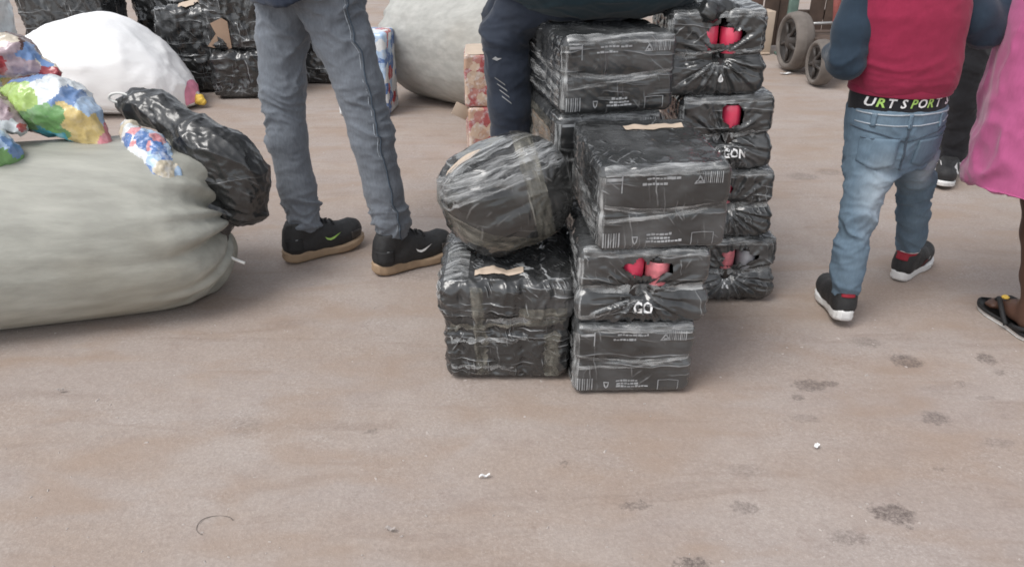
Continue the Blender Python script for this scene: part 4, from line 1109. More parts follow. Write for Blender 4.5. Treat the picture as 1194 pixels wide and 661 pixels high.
# two brown printed cartons behind the seated person's leg
GK = "brown printed cartons behind the seated person"
rk, fk, tk, mk_ = wrapped_carton("printed_carton", "lower brown and pink printed carton behind the seated person's leg", "carton", (-0.06, 3.66, 0), (0.31, 0.28, 0.235), 6, 'carton_print', 58, amp=0.005, r=0.012, group=GK)
rk2, fk2, tk2, mk2 = wrapped_carton("printed_carton", "upper brown and pink printed carton with a pale top, behind the seated person's leg", "carton", (-0.07, 3.66, 0.237), (0.30, 0.28, 0.235), 2, 'carton_print', 60, amp=0.005, r=0.012, group=GK)
print_on("pale_top", *rect2(-0.145, -0.135, 0.145, 0.135, 8, 8), np.array([-0.07, 3.66, 0.50]), mk2[:, 0], mk2[:, 1], tk2, M['carton_pale'], fk2, 0.004)
V, F = box_vf((-0.235, 3.535, 0.215), (0.075, 0.004, 0.06), rotm(0, 28, 10), 0.001); mk("torn_flap", V, F, M['carton_pale'], rk)

# ------------------------------------------------------------------ people
def v3(*a): return np.array(a, float)
def unit(a): a = np.array(a, float); return a / np.linalg.norm(a)

def hand(v, wrist, d, palm_n, s=1.0, curl=0.5, side=1):
    """palm and five fingers: d points along the hand, palm_n out of the palm, side +1/-1 puts the thumb on one side"""
    d = unit(d); n = unit(palm_n); a = unit(np.cross(d, n)) * side
    c = np.array(wrist, float) + d * 0.045 * s
    v.cap(wrist, c, 0.024 * s, 0.028 * s, 0.015)
    v.cap(c - a * 0.018 * s, c + a * 0.018 * s, 0.018 * s, 0.019 * s, 0.012); v.cap(c + d * 0.03 * s - a * 0.024 * s, c + d * 0.03 * s + a * 0.024 * s, 0.013 * s, 0.014 * s, 0.014)
    for k, (o, l) in enumerate(((0.027, 0.070), (0.009, 0.080), (-0.010, 0.074), (-0.027, 0.058))):
        p0 = c + d * 0.036 * s + a * o * s; p1 = p0 + unit(d + n * 0.3 * curl + a * o) * l * 0.45 * s
        p2 = p1 + unit(d + n * 1.1 * curl) * l * 0.33 * s; p3 = p2 + unit(d + n * 2.2 * curl) * l * 0.25 * s
        v.chain([p0, p1, p2, p3], [0.0095 * s, 0.009 * s, 0.0085 * s, 0.0075 * s], 0.003)
    t0 = c + a * 0.024 * s - d * 0.02 * s; t1 = t0 + unit(d * 0.7 + a + n * 0.3) * 0.034 * s; t2 = t1 + unit(d + a * 0.4 + n * 0.4) * 0.028 * s
    v.chain([t0, t1, t2], [0.014 * s, 0.0105 * s, 0.009 * s], 0.008)

def person(label, J, s, fwd, res=0.008, foot=None, hands=True, lk=0.85):
    """body as one skin; J holds the joints, s the scale against a 1.72 m adult. Clothing is added as children."""
    pts = np.array([p for p in J.values()]); f = unit(v3(fwd[0], fwd[1], 0)); sd_ = unit(np.cross([0, 0, 1.0], f))   # sd_: the person's left
    v = Vol(pts.min(0) - 0.2, pts.max(0) + 0.22, res)
    for q in 'LR':
        v.chain([J['hip' + q], (J['hip' + q] + J['knee' + q]) / 2, J['knee' + q]], [0.075 * s * lk, 0.066 * s * lk, 0.048 * s * lk], 0.03)
        kn, an = J['knee' + q], J['ank' + q]
        v.chain([kn, kn + (an - kn) * .3 - f * 0.012 * s * (lk > .9), kn + (an - kn) * .7, an], [0.046 * s * lk, 0.050 * s * lk, 0.036 * s * lk, 0.030 * s], 0.02)
        v.chain([J['sho' + q], J['elb' + q], J['wri' + q]], [0.045 * s, 0.036 * s, 0.024 * s], 0.02)
        if foot and q in foot:
            fd = unit(foot[q]); a = J['ank' + q]
            v.chain([a - fd * 0.035 * s + v3(0, 0, -0.05 * s), a + fd * 0.05 * s + v3(0, 0, -0.035 * s), a + fd * 0.14 * s + v3(0, 0, -0.058 * s)], [0.030 * s, 0.030 * s, 0.020 * s], 0.025)
            v.cap(a, a - fd * 0.02 * s + v3(0, 0, -0.04 * s), 0.030 * s, 0.032 * s, 0.02)
            g_ = unit(np.cross([0, 0, 1.0], fd))
            for k, (o, l) in enumerate(((-0.026, .050), (-0.012, .052), (0.002, .046), (0.015, .038), (0.027, .030))):
                b0 = a + fd * 0.13 * s + g_ * o * s * (1 if q == 'L' else -1) * 1.0 + v3(0, 0, -0.064 * s)
                v.cap(b0, b0 + fd * l * s + v3(0, 0, -0.006 * s), (0.012 if k == 0 else 0.009) * s, (0.012 if k == 0 else 0.008) * s, 0.006)
        if hands: hand(v, J['wri' + q], J.get('hd' + q, J['wri' + q] - J['elb' + q]), J.get('pn' + q, f * 0.2 + sd_ * (-1 if q == 'L' else 1)), s, 0.6, 1 if q == 'L' else -1)
    pv, ch, nk, hd = J['pelvis'], J['chest'], J['neck'], J['head']
    v.chain([pv, (pv + ch) / 2, ch], [0.105 * s, 0.105 * s, 0.115 * s], 0.05)
    v.cap(J['hipL'], J['hipR'], 0.085 * s, 0.085 * s, 0.05); v.cap(J['shoL'], J['shoR'], 0.055 * s, 0.055 * s, 0.05)
    v.cap(ch + v3(0, 0, 0.10 * s), nk, 0.06 * s, 0.052 * s, 0.03); v.cap(nk, hd - v3(0, 0, 0.06 * s), 0.05 * s, 0.05 * s, 0.02)
    yw = math.degrees(math.atan2(f[1], f[0]))
    v.ell(hd + v3(0, 0, 0.02 * s), (0.094 * s, 0.074 * s, 0.105 * s), 0.02, yw)
    v.ell(hd + f * 0.03 * s - v3(0, 0, 0.055 * s), (0.062 * s, 0.052 * s, 0.062 * s), 0.03, yw)
    v.chain([hd + f * 0.088 * s + v3(0, 0, 0.012 * s), hd + f * 0.105 * s - v3(0, 0, 0.025 * s)], [0.009 * s, 0.015 * s], 0.012)
    v.cap(hd + f * 0.088 * s + sd_ * 0.02 * s - v3(0, 0, .06 * s), hd + f * 0.088 * s - sd_ * 0.02 * s - v3(0, 0, .06 * s), .009 * s, .009 * s, .01)
    for sg in (1, -1):
        v.ell(hd + sd_ * 0.074 * s * sg - v3(0, 0, 0.005 * s), (0.022 * s, 0.010 * s, 0.032 * s), 0.006, yw)
    V, F = v.mesh(); V = relax(V, F, 1)
    zmin = min(J['ankL'][2], J['ankR'][2]) - 0.07 * s
    org = (pv[0], pv[1], 0.0)
    V[:, 2] = np.maximum(V[:, 2], 0.004)
    o = mk("person", V, F, M['skin'], None, True, org); tag(o, label, "person")
    # hair and eyes
    h = Vol(hd - 0.2 * s, hd + 0.2 * s, 0.008)
    h.ell(hd + v3(0, 0, 0.03 * s) - f * 0.01 * s, (0.102 * s, 0.083 * s, 0.108 * s), 0.0, yw)
    c0 = hd.copy()
    h.cut(lambda x, y, z: (c0[2] + 0.005 * s) - z + 0.9 * ((x - c0[0]) * f[0] + (y - c0[1]) * f[1]))
    Vh, Fh = h.mesh(); Vh = Vh + normals(Vh, Fh) * (0.004 * fbm(Vh * 60, 3, 2))[:, None]
    mk("hair", Vh, Fh, M['hair'], o)
    for sg in (1, -1):
        e = hd + f * 0.081 * s + sd_ * 0.032 * s * sg + v3(0, 0, 0.012 * s)
        Ve, Fe = lathe([(0.0005, -.008 * s), (.006 * s, -.006 * s), (.009 * s, 0), (.006 * s, .006 * s), (0.0005, .008 * s)], 12, None, e); mk("eye", Ve, Fe, M['eye'], o)
    return o

def wrinkle(V, F, amp, sc, seed, wt=None, warp=0.35, sharp=2.0):
    N = normals(V, F); q = V * np.array(sc) + warp * np.stack([fbm(V * 7, seed + 1, 2), fbm(V * 7, seed + 2, 2), 4.0 * fbm(V * 5, seed + 3, 2)], 1)
    d = amp * (ridged(q, seed, 2, sharp) - 0.45)
    if wt is not None: d = d * wt
    return V + N * d[:, None]

def garment(name, v, mat, parent, seed, amp=0.006, sc=(7, 7, 26), wt=None, it=1, fine=0.0015):
    V, F = v.mesh(); V = relax(V, F, it)
    w = wt(V) if wt is not None else None
    V = wrinkle(V, F, amp, sc, seed, w)
    V = V + normals(V, F) * (fine * fbm(V * 35, seed + 5, 2))[:, None]
    o = mk(name, V, F, M[mat], parent)
    return o, V, F

def shoe(parent, heel, yaw, L, upper, sole, pitch=0.0, sole_h=0.028, zlift=0.0, bulk=1.0, high=0.0):
    """heel: ground point under the back of the shoe; yaw: degrees, toe direction; local x runs heel -> toe"""
    k = L / 0.29; Mx = rotm(0, 0, yaw) @ rotm(0, pitch, 0); H = np.array([heel[0], heel[1], zlift])
    T = lambda P: np.asarray(P, float) @ Mx.T + H
    t = np.array([0, .03, .09, .2, .35, .5, .62, .74, .85, .93, .98, 1.0]); wd = np.array([.012, .022, .030, .034, .032, .034, .041, .044, .040, .030, .018, .006]) * bulk
    hw = lambda x: np.interp(x / L, t, wd) * k
    xs = np.concatenate([L * (1 - np.cos(np.linspace(0, np.pi, 70))) / 2])
    out = np.concatenate([np.stack([xs, hw(xs) - 0.003 * np.sin(np.pi * xs / L)], 1), np.stack([xs[::-1][1:-1], -hw(xs[::-1][1:-1]) * 0.96], 1)])
    n = len(out); spring = 0.016 * k * sstep(0.68, 1.05, out[:, 0] / L) + 0.004 * k * sstep(0.1, 0, out[:, 0] / L)
    th = sole_h * k * np.interp(out[:, 0] / L, [0, .35, .6, 1], [1.12, 1.0, .82, .75])
    c = np.array([L / 2, 0]); ring = lambda sc, z: np.concatenate([c + (out - c) * np.stack([1 + (sc - 1) * .35 + 0 * z, sc + 0 * z], 1), z[:, None]], 1)
    rings = [ring(.80, spring), ring(.97, spring + .003 * k), ring(1.03 + .022 * np.sign(np.sin(out[:, 0] / L * 70)), spring + th * .35), ring(1.0, spring + th * .6), ring(1.045, spring + th * .8), ring(.96, spring + th), ring(.6, spring + th)]
    V = np.concatenate(rings); F = [tuple(f) for f in grid_faces(len(rings), n, False, True)] + [tuple(range(n))[::-1], tuple(range((len(rings) - 1) * n, len(rings) * n))]
    V[:, 2] = np.maximum(V[:, 2], 0)
    # upper
    v = Vol((-0.05, -0.09, -0.02), (L + 0.05, 0.09, 0.2), 0.0042)
    b0 = sole_h * k
    v.chain([(.045 * k, 0, b0 + .020 * k), (.10 * k, 0, b0 + .018 * k), (.16 * k, .001, b0 + .016 * k), (L - .052 * k, .003 * k, b0 + .014 * k), (L - .040 * k, .002 * k, b0 + .012 * k)], [.036 * k * bulk, .035 * k * bulk, .038 * k * bulk, .037 * k * bulk, .030 * k * bulk], 0.01)
    v.chain([(.040 * k, 0, b0 + .02 * k), (.046 * k, 0, b0 + .06 * k), (.062 * k, 0, b0 + (.085 + high) * k)], [.034 * k, .035 * k, .038 * k], 0.02)
    v.chain([(.085 * k, 0, b0 + (.062 + high * .7) * k), (.14 * k, 0, b0 + (.042 + high * .4) * k), (.20 * k, 0, b0 + .024 * k)], [.036 * k, .034 * k, .032 * k], 0.025)
    v.cut(lambda x, y, z: np.maximum(b0 * 0.75 - z, z - (b0 + (.092 + high) * k - 0.20 * np.abs(x - 0.055 * k))))
    Vu, Fu = v.mesh(); Vu = relax(Vu, Fu, 1)
    Vu[:, 2] += 0.016 * k * sstep(0.68, 1.05, Vu[:, 0] / L)
    Vu = Vu + normals(Vu, Fu) * (0.0016 * (ridged(Vu * 30, 9, 2) - .4))[:, None]
    up = mk("shoe", T(Vu), Fu, M[upper], parent)
    mk("sole", T(V), F, M[sole], up)
    tree = bvh(T(Vu), Fu)
    return up, tree, T, k, Mx

SWOOSH = [(-0.030, 0.012), (-0.024, 0.001), (-0.012, -0.005), (0.002, -0.002), (0.034, 0.013), (0.004, 0.006), (-0.010, 0.003), (-0.019, 0.005)]

# ---- the standing man in grey jeans
manJ = dict(ankL=v3(-.705, 2.43, .11), kneeL=v3(-.730, 2.46, .50), hipL=v3(-.690, 2.49, .90), ankR=v3(-.392, 2.34, .12), kneeR=v3(-.452, 2.37, .51), hipR=v3(-.545, 2.40, .90),
            pelvis=v3(-.615, 2.44, .95), chest=v3(-.625, 2.44, 1.24), neck=v3(-.615, 2.45, 1.47), head=v3(-.60, 2.465, 1.61), shoL=v3(-.735, 2.575, 1.39), shoR=v3(-.52, 2.30, 1.39),
            elbL=v3(-.70, 2.70, 1.14), elbR=v3(-.42, 2.33, 1.14), wriL=v3(-.52, 2.72, 1.14), wriR=v3(-.30, 2.50, 1.16))
man = person("person in grey jeans and black trainers, standing between the long sack and the bundles", manJ, 1.0, (.79, .61))
v = Vol((-.95, 2.15, .06), (-.15, 2.75, 1.08), 0.0055)
v.chain([(-.702, 2.425, .135), (-.708, 2.43, .18), (-.718, 2.435, .262), (-.732, 2.445, .42), (-.727, 2.455, .58), (-.712, 2.47, .72), (-.680, 2.48, .86), (-.655, 2.47, .95)], [.054, .058, .059, .063, .069, .076, .088, .105], .02)
v.chain([(-.390, 2.335, .145), (-.398, 2.335, .19), (-.412, 2.34, .28), (-.438, 2.35, .445), (-.466, 2.37, .60), (-.502, 2.39, .725), (-.545, 2.41, .86), (-.58, 2.43, .95)], [.056, .058, .060, .066, .073, .086, .098, .105], .02)
v.tube([.86, .95, 1.05], [-.615] * 3, [2.44] * 3, [.115, .125, .12], [.165, .165, .15], 37.5, .05)
def mw(V):
    z = V[:, 2]
    return (0.35 + 0.9 * sstep(-.2, .4, fbm(V * 5, 2, 2))) * (0.7 + 0.6 * np.exp(-((z - .50) / .10) ** 2)) + 1.3 * np.exp(-((z - .17) / .07) ** 2) + 1.1 * np.exp(-((z - .82) / .09) ** 2)
jeans, Vj, Fj = garment("jeans", v, 'denim_grey', man, 61, 0.013, (8, 8, 19), mw)
tj = bvh(Vj, Fj)
# outer seams of both legs
for nm, pth in (("L", [(-.70, 2.33, .10), (-.71, 2.33, .28), (-.72, 2.33, .45), (-.71, 2.33, .60), (-.69, 2.33, .75)]), ("R", [(-.33, 2.26, .10), (-.355, 2.25, .28), (-.38, 2.25, .45), (-.40, 2.26, .60), (-.425, 2.27, .73), (-.45, 2.28, .90)])):
    if nm == "R":
        q = []
        for p in lerp_path(pth, 90):
            co, no, _, _ = tj.find_nearest(Vector(p)); q.append(np.array(co) + np.array(no) * 0.0005)
        q = np.array(q)
        for _ in range(2): q[1:-1] = (q[:-2] + q[1:-1] * 2 + q[2:]) / 4
        V, F = sweep(q, 0.0026, 6); mk("side_seam", V, F, M['denim_dark'], jeans)
        V, F = sweep(q + v3(-.009, -.001, 0), 0.0012, 5); mk("stitching", V, F, M['stitch'], jeans)
# navy jacket: its hem hangs lowest at his back
v = Vol((-1.0, 2.1, .78), (-.2, 2.85, 1.6), 0.008)
v.tube([.80, .95, 1.10, 1.25, 1.40, 1.46], [-.625] * 6, [2.44] * 6, [.150, .150, .140, .145, .13, .10], [.205, .20, .19, .205, .20, .12], 37.5, .04)
v.chain([manJ['shoL'], manJ['elbL'], manJ['wriL']], [.075, .062, .045], .03); v.chain([manJ['shoR'], manJ['elbR'], manJ['wriR']], [.075, .062, .045], .03)
v.cut(lambda x, y, z: (.838 + .55 * np.maximum(0, (x + .70) * .79 + (y - 2.38) * .61 + .02)) - z)
garment("jacket", v, 'navy', man, 67, 0.008, (7, 7, 16))
def trainer(heel, yaw, tick, zt):
    up, tr, T, k, Mx = shoe(man, heel, yaw, .295, 'shoe_black', 'gum', bulk=1.16, sole_h=.036, high=.014)
    o = T([[.165, -.04, .066]])[0]
    pz = np.array(SWOOSH) * 1.0
    print_on("tick_logo", pz, [(0, 1, 7), (1, 2, 6, 7), (2, 3, 5, 6), (3, 4, 5)], o, Mx[:, 0], Mx[:, 2], tr, M[tick], up, 0.002)
    print_on("heel_mark", *rect2(-.004, -.006, .004, .004, 2, 2), T([[.022, -.03, .065]])[0], Mx[:, 0], Mx[:, 2], tr, M['print'], up, 0.002)
    print_on("trim_line", *merge2([rect2(-.012, .0, -.004, .0022, 3, 1), rect2(-.002, -.003, .006, -.001, 3, 1)]), T([[.045, -.03, .088]])[0], Mx[:, 0], Mx[:, 2], tr, M['print'], up, 0.002)
    print_on("heel_counter", *rect2(-.040, -.020, .012, .022, 8, 8), T([[.045, -.03, .066]])[0], Mx[:, 0], Mx[:, 2], tr, M['lace'], up, .003, .002)
    print_on("toe_cap", *rect2(-.02, -.016, .022, .012, 8, 6), T([[.255, -.03, .058]])[0], Mx[:, 0], Mx[:, 2], tr, M['rim'], up, .003, .002)
    for i in range(5):
        x = .108 + .018 * i
        q = []
        for yy in np.linspace(-.026, .026, 9):
            hit = tr.ray_cast(Vector(T([[x + .006 * (i % 2) * np.sign(yy), yy, .2]])[0]), Vector((0, 0, -1)), .3)
            if hit[0] is not None: q.append(np.array(hit[0]) + v3(0, 0, .0025))
        if len(q) > 4:
            V, F = sweep(q, .0028, 6); mk("lace", V, F, M['lace'], up)
    for sg in (-1, 1):
        q = [T([[.10, 0, .122]])[0], T([[.112, .014 * sg, .134]])[0], T([[.124, .026 * sg, .118]])[0], T([[.132, .03 * sg, .098]])[0]]
        V, F = sweep(lerp_path(q, 12), .0025, 6); mk("lace", V, F, M['lace'], up)
trainer((-.775, 2.372), 36, 'lime', 0); trainer((-.455, 2.280), 34, 'white', 0)

# ---- the walking boy
boyJ = dict(ankL=v3(.962, 1.985, .085), kneeL=v3(.972, 2.02, .30), hipL=v3(1.0, 2.06, .53), ankR=v3(1.285, 2.275, .09), kneeR=v3(1.205, 2.18, .32), hipR=v3(1.075, 2.08, .53),
            pelvis=v3(1.032, 2.07, .57), chest=v3(1.005, 2.05, .79), neck=v3(1.0, 2.05, .95), head=v3(1.0, 2.065, 1.07), shoL=v3(.885, 2.05, .905), shoR=v3(1.125, 2.05, .905),
            elbL=v3(.852, 2.02, .745), elbR=v3(1.215, 2.06, .815), wriL=v3(.885, 2.17, .735), wriR=v3(1.285, 2.10, .94))
boy = person("person in a maroon knitted vest and washed blue jeans, walking away", boyJ, .66, (.1, 1), .007, lk=.7)
v = Vol((.80, 1.80, .06), (1.42, 2.42, .68), 0.005)
v.chain([(.963, 1.978, .125), (.960, 1.98, .16), (.958, 1.985, .22), (.966, 2.00, .33), (.980, 2.02, .42), (.992, 2.04, .50), (1.0, 2.055, .57)], [.042, .043, .044, .049, .056, .064, .074], .02)
v.chain([(1.278, 2.262, .130), (1.264, 2.245, .175), (1.242, 2.222, .24), (1.202, 2.18, .36), (1.150, 2.13, .45), (1.105, 2.095, .52), (1.075, 2.075, .57)], [.042, .043, .045, .050, .059, .068, .074], .02)
v.tube([.46, .52, .58, .635], [1.04, 1.04, 1.040, 1.036], [2.075, 2.072, 2.07, 2.066], [.096, .110, .123, .128], [.086, .100, .106, .102], 0, .05)
v.cut(lambda x, y, z: z - .627 - .03 * (x - 1.04))
def bw(V):
    z = V[:, 2]
    return 0.25 + 0.6 * sstep(-.2, .4, fbm(V * 6, 2, 2)) + 0.8 * np.exp(-((z - .30) / .07) ** 2) + 1.2 * np.exp(-((z - .11) / .05) ** 2) + .9 * np.exp(-((z - .44) / .05) ** 2)
bj, Vj, Fj = garment("jeans", v, 'denim_blue', boy, 71, 0.010, (9, 9, 20), bw)
tj = bvh(Vj, Fj)
# boxer waistband with lettering, above the sagging jeans
v = Vol((.86, 1.92, .58), (1.22, 2.24, .70), 0.004)
v.tube([.600, .64, .685], [1.036, 1.033, 1.030], [2.066, 2.064, 2.062], [.128, .127, .124], [.099, .098, .096], 0, 0)
wb, Vw, Fw = garment("waistband", v, 'black_cloth', boy, 73, 0.002, (10, 10, 10))
tw = bvh(Vw, Fw)
x = .920
for i, ch in enumerate("URTSPORTSP"):
    V2, F2 = font2(ch, .032, 0.18, .0008)
    wdt = .0225 if ch != 'S' else .0245
    if i == 3: x += .006
    if i == 8: x += .012
    zc = .6475 + .03 * (x - 1.04)
    print_on("letter", V2 * np.array([.95, 1]), F2, (x + .010, 1.93, zc), (1, 0, 0), (0, 0, 1), tw, M['lime' if i in (1, 4, 6) else 'white'], wb, .0022)
    x += wdt
# jeans details: waistband edge, centre seam, yoke, pocket, belt loops
def seam(pth, r, mt, nm, d=(0, 1, 0), n=40):
    q = []
    for p in lerp_path(pth, n):
        hit = tj.ray_cast(Vector(p), Vector(d), .6)
        if hit[0] is not None: q.append(np.array(hit[0]) - np.array(d) * r * .4)
    if len(q) > 3:
        V, F = sweep(q, r, 6); mk(nm, V, F, M[mt], bj)
seam([(.90, 1.7, .614), (1.04, 1.7, .620), (1.175, 1.7, .624)], .0022, 'stitch', "stitching"); seam([(.90, 1.7, .588), (1.04, 1.7, .592), (1.18, 1.7, .60)], .0018, 'stitch', "stitching")
seam([(1.030, 1.7, .62), (1.030, 1.7, .56), (1.034, 1.7, .47)], .003, 'denim_dark', "centre_seam")
seam([(.905, 1.7, .575), (.97, 1.7, .565), (1.03, 1.7, .548)], .0022, 'denim_dark', "yoke_seam"); seam([(1.03, 1.7, .548), (1.09, 1.7, .565), (1.175, 1.7, .585)], .0022, 'denim_dark', "yoke_seam")
for xx in (.945, 1.03, 1.12): print_on("belt_loop", *rect2(-.005, -.02, .005, .018, 2, 6), (xx, 1.7, .603), (1, 0, 0), (0, 0, 1), tj, M['denim_blue'], bj, .004, .003)
pk = [(-.042, .038), (.040, .046), (.042, -.025), (.0, -.046), (-.042, -.03)]
def pocket(cx, cz):
    gx_ = np.linspace(-.042, .042, 10); V2 = []; 
    for a_ in gx_:
        for t in np.linspace(0, 1, 10):
            top_ = .040 + .05 * a_; lo_ = -.030 - .016 * (1 - abs(a_) / .042); V2.append((a_, lo_ + (top_ - lo_) * t))
    print_on("pocket", np.array(V2), [tuple(f) for f in grid_faces(10, 10)], (cx, 1.7, cz), (1, 0, 0), (0, 0, 1), tj, M['denim_dark'] if False else M['denim_blue'], bj, .004, .004)
    seam([(cx - .042, 1.7, cz + .036), (cx, 1.7, cz + .038), (cx + .042, 1.7, cz + .043)], .0025, 'denim_dark', "pocket_edge")
    seam([(cx - .039, 1.7, cz + .032), (cx, 1.7, cz + .033), (cx + .039, 1.7, cz + .038)], .0012, 'stitch', "stitching")
pocket(1.110, .515); pocket(.970, .515)
# maroon knitted vest, bloused over its ribbed hem
v = Vol((.78, 1.86, .62), (1.26, 2.26, .99), 0.005)
v.tube([.665, .679, .697, .742, .80, .86, .91, .945], [1.032, 1.032, 1.030, 1.022, 1.012, 1.004, 1.0, 1.0], [2.063, 2.063, 2.062, 2.058, 2.055, 2.05, 2.05, 2.05],
       [.126, .133, .138, .140, .142, .147, .143, .09], [.101, .107, .112, .111, .108, .105, .095, .07], 0, 0, 2.3)
vest, Vv, Fv = garment("knitted_vest", v, 'maroon', boy, 75, 0.005, (5, 5, 14), lambda V: 0.35 + 1.1 * np.exp(-((V[:, 2] - .72) / .045) ** 2))
V, F = lathe([(1.0, .661), (1.02, .664), (1.02, .682), (.99, .685)], 60); V = V * np.array([.131, .104, 1]) + v3(1.032, 2.063, 0); mk("ribbed_hem", V, F, M['maroon'], vest)
# dark blue jumper sleeves
v = Vol((.72, 1.88, .66), (1.42, 2.34, .98), 0.0055)
v.chain([boyJ['shoL'] + v3(0, 0, -.005), v3(.866, 2.035, .82), boyJ['elbL'] + v3(.006, 0, 0), boyJ['wriL'] + v3(0, -.01, 0)], [.050, .049, .044, .036], .02)
v.chain([boyJ['shoR'] + v3(0, 0, -.005), v3(1.175, 2.055, .85), boyJ['elbR'], boyJ['wriR'] + v3(-.005, -.01, -.01)], [.052, .054, .046, .036], .02)
v.cap((.90, 2.05, .915), (1.11, 2.05, .915), .045, .045, .02)
garment("jumper", v, 'sleeve', boy, 77, 0.006, (9, 9, 16), lambda V: 0.2 + 1.2 * np.exp(-((V[:, 2] - .75) / .05) ** 2))
def kid_shoe(heel, yaw, pitch, zl):
    up, tr, T, k, Mx = shoe(boy, heel, yaw, .228, 'shoe_black', 'white_rubber', pitch, zlift=zl, sole_h=.040, bulk=1.2)
    L_ = .205
    print_on("heel_tab", *rect2(-.019, -.006, .019, .012, 8, 6), T([[-.0, 0, .083]])[0], -Mx[:, 1], Mx[:, 2], tr, M['shoe_red'], up, .003, .003)
    print_on("side_flash", np.array([(-.012, -.012), (.0, -.014), (.02, .012), (.008, .014)]), [(0, 1, 2, 3)], T([[.105, -.03, .042]])[0], Mx[:, 0], Mx[:, 2], tr, M['shoe_red'], up, .002)
    print_on("side_stripe", np.array([(-.004, -.014), (.0, -.015), (.02, .014), (.016, .016)]), [(0, 1, 2, 3)], T([[.128, -.03, .042]])[0], Mx[:, 0], Mx[:, 2], tr, M['white'], up, .002)
    V, F = lathe([(.0, 0), (.033, .0), (.039, .003), (.039, .010), (.034, .013)], 24); V = V * v3(.98, .82, 1) + v3(.043, 0, .088); mk("collar", T(V), F, M['shoe_red'], up)
    V, F = lathe([(.036, 0), (.040, .002), (.040, .009), (.036, .011)], 24); V = V * v3(.9, .85, 1) + v3(.045, 0, .098); mk("sock", T(V), F, M['white'], up)
kid_shoe((.962, 1.930), 84, 7, 0.022); kid_shoe((1.248, 2.235), 42, 0, 0.0)

# ---- the person seated on the drink packs
seatJ = dict(hipL=v3(.24, 2.24, .905), kneeL=v3(-.028, 2.30, .785), ankL=v3(.0, 2.33, .375), hipR=v3(.26, 2.40, .905), kneeR=v3(-.02, 2.50, .80), ankR=v3(.0, 2.53, .38),
             pelvis=v3(.29, 2.32, .935), chest=v3(.27, 2.32, 1.20), neck=v3(.235, 2.33, 1.42), head=v3(.215, 2.335, 1.56), shoL=v3(.25, 2.15, 1.34), shoR=v3(.27, 2.50, 1.34),
             elbL=v3(.15, 2.13, 1.08), elbR=v3(.15, 2.54, 1.08), wriL=v3(.02, 2.22, .985), wriR=v3(.02, 2.46, .985))
seat = person("person in a dark teal jumper and navy track trousers, sitting on the drink packs", seatJ, 1.0, (-1, .12))
v = Vol((-.18, 2.08, .30), (.56, 2.70, 1.08), 0.0055)
v.chain([(.28, 2.26, .90), (.14, 2.265, .875), (.03, 2.285, .835), (-.022, 2.30, .765), (-.012, 2.31, .66), (-.005, 2.315, .56), (.0, 2.325, .46), (.002, 2.33, .40)], [.092, .084, .073, .066, .067, .066, .062, .060], .02)
v.chain([(.28, 2.40, .90), (.14, 2.43, .885), (.03, 2.47, .86), (-.02, 2.50, .78), (-.01, 2.51, .66), (.0, 2.52, .54), (.0, 2.53, .41)], [.092, .084, .075, .068, .067, .066, .060], .02)
v.ell((.31, 2.33, .925), (.15, .18, .115), .04)
v.cut(lambda x, y, z: np.where(x > .098, .814 - z, -1.0))
tr_, Vt, Ft = garment("track_trousers", v, 'navy_track', seat, 81, 0.007, (9, 9, 18), lambda V: 0.5 + 1.0 * np.exp(-((V[:, 2] - .76) / .07) ** 2))
tt = bvh(Vt, Ft)
for i in range(4):
    z0 = .655 - i * .018; print_on("stripe", np.array([(-.016 + .004 * i, 0), (-.014 + .004 * i, -.004), (.016 + .003 * i, -.024), (.014 + .003 * i, -.019)]), [(0, 1, 2, 3)], (-.035 + .003 * i, 2.2, z0), (1, 0, 0), (0, 0, 1), tt, M['print'], tr_, .0035)
print_on("leg_logo", np.array([(-.012, 0), (.002, -.004), (.016, .004), (.004, .004), (-.002, .008)]), [(0, 1, 2, 3, 4)], (-.045, 2.2, .705), (1, 0, 0), (0, 0, 1), tt, M['print'], tr_, .0035)
v = Vol((-.16, 1.98, .79), (.62, 2.72, 1.52), 0.008)
v.ell((.245, 2.31, .925), (.315, .235, .122), .05); v.tube([.90, 1.0, 1.15, 1.30, 1.38, 1.43], [.28, .28, .275, .265, .25, .24], [2.32] * 6, [.20, .18, .16, .15, .13, .09], [.215, .21, .21, .215, .19, .10], 6, .05)
v.chain([seatJ['shoL'], seatJ['elbL'], seatJ['wriL']], [.08, .068, .048], .03); v.chain([seatJ['shoR'], seatJ['elbR'], seatJ['wriR']], [.08, .068, .048], .03)
v.cut(lambda x, y, z: .822 - z)
garment("jumper", v, 'teal', seat, 83, 0.010, (5, 5, 17))
for q, yw in (("L", 80), ("R", 95)):
    a = seatJ['ank' + q]; shoe(seat, (a[0], a[1] - .06), yw, .285, 'shoe_black', 'white_rubber', -14 if False else 0, zlift=a[2] - .085)

# ---- the woman in the pink dress, cut by the right edge
womJ = dict(ankL=v3(1.468, 1.905, .085), kneeL=v3(1.425, 1.96, .40), hipL=v3(1.36, 2.0, .74), ankR=v3(1.82, 2.10, .085), kneeR=v3(1.66, 2.07, .40), hipR=v3(1.50, 2.03, .74),
            pelvis=v3(1.43, 2.01, .79), chest=v3(1.43, 2.01, 1.04), neck=v3(1.43, 2.02, 1.24), head=v3(1.43, 2.03, 1.37), shoL=v3(1.275, 2.0, 1.17), shoR=v3(1.585, 2.02, 1.17),
            elbL=v3(1.31, 2.03, .97), elbR=v3(1.64, 2.00, .96), wriL=v3(1.30, 2.13, 1.02), wriR=v3(1.66, 2.12, .86))
wom = person("person in a loose pink dress and black sandals at the right edge", womJ, .86, (-.1, 1), .006, foot={'L': v3(-.10, .99, 0), 'R': v3(0, 1, 0)}, lk=1.0)
v = Vol((1.05, 1.68, .40), (1.82, 2.34, 1.26), 0.007)
